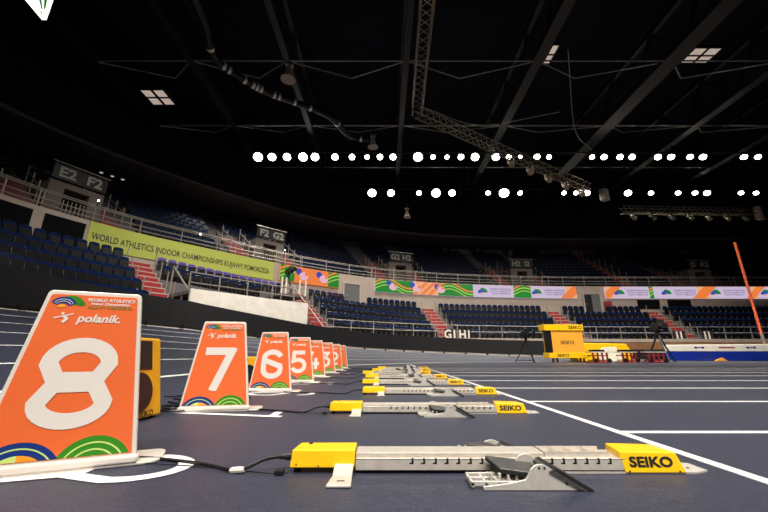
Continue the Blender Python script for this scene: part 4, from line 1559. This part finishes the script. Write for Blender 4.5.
def sq(mb, u0, v0, u1, v1, w0, w1, o_):
    a = L_ * u0 + R_ * v0; b = L_ * u1 + R_ * v1; s_ = (L_ - R_).normalized()
    mb.poly([a - s_ * w0 - n_ * o_, a + s_ * w0 - n_ * o_, b + s_ * w1 - n_ * o_, b - s_ * w1 - n_ * o_])


sq(m, .02, .17, .12, .46, .035, .10, .05); m.build('green_stripe', S_GREEN, t)
sq(m2, .07, .13, .30, .30, .02, .06, .05); m2.build('dark_green_stripe', S_DGREEN, t)
sq(m3, .03, .06, .10, .10, .02, .03, .06); m3.build('orange_stripe', S_PEACH, t)
MB().tube([D_ * .5, D_ * .5 + Vector((0, .3, 6))], .04, 6).build('hanging_cable', STEEL, t)

# small glints: emergency lamps on the soffit near the E2 F2 entrance
for i, s in enumerate((19.2, 19.7, 20.2)):
    p = Pt(s, 5.2, 12.0)
    t = empty('soffit_lamp', Pt(s, 9.6, 14.1), 0, 'small dim lamp under the grey soffit above the F2 sign', 'lamp', 'three dim soffit lamps above the F2 sign')
    MB().tube([(0, 0, 0), (0, 0, -.08)], .16, 12).build('lamp_ring', ALU, t)
    MB().tube([(0, 0, -.08), (0, 0, -.1)], .11, 12).build('lamp_lens', mat('dim_lamp', (200, 200, 200), .4, noise=0, emit=(220, 220, 235), es=.6), t)
# exit lamps glowing at entrances and a few bare bulbs
for i, (s, off, z, lb) in enumerate(((17.3, .3, 8.3, 'small bright lamp on the upper railing in front of the E2 F2 entrance'), (22.7, .2, 7.9, 'small bright lamp on the upper railing above the middle of the lime banner'), (28.9, .2, 8.2, 'small bright lamp above the camera platform'))):
    t = empty('small_lamp', Pt(s, off - .15, z), 0, lb, 'lamp', 'small bright lamps along the upper railing')
    MB().tube([(0, 0, 0), (0, 0, .09)], .045, 10).build('bulb', mat('small_bulb', (255, 255, 255), .4, noise=0, emit=(255, 250, 240), es=5), t)
    MB().tube([(0, 0, -.25), (0, 0, 0)], .03, 6).build('stem', STEEL, t)
# red hose cabinets
for s, z, lb in ((33.35, 4.55, 'red hose cabinet on the wall left of the grey door'), (60.9, 4.75, 'red hose cabinet on the wall under the right glowing board')):
    p = Pt(s, -.5, z)
    t = empty('hose_cabinet', p, ang(s), lb, 'hose cabinet')
    MB().box(-.35, .35, -.1, .1, 0, .7).build('cabinet_box', RED, t, bevel=.01)
    MB().tube([(0, -.1, .35), (0, -.115, .35)], .2, 16).build('round_label', P_AMBER if False else mat('dull_red_disc', (110, 30, 28), .5), t)
# white diagonal handrails next to aisles on the left
for s, x1, lb in ((20.95, 1, 'white diagonal handrail at the left end of the pale low wall'), (28.6, 1, 'pale diagonal handrail beside the red stairs below the camera platform')):
    t = empty('diagonal_handrail', Pt(s, -5.9, 1.7), ang(s), lb, 'handrail')
    MB().tube([(-.6, 2.6, 3.1), (.35, .0, .2)], .045, 7).build('rail', RAILM, t)
    MB().bar((-.6, 2.6, 1.6), (-.6, 2.6, 3.1), .05).build('post', RAILM, t)
    MB().bar((.35, 0, 0), (.35, 0, .25), .05).build('post', RAILM, t)
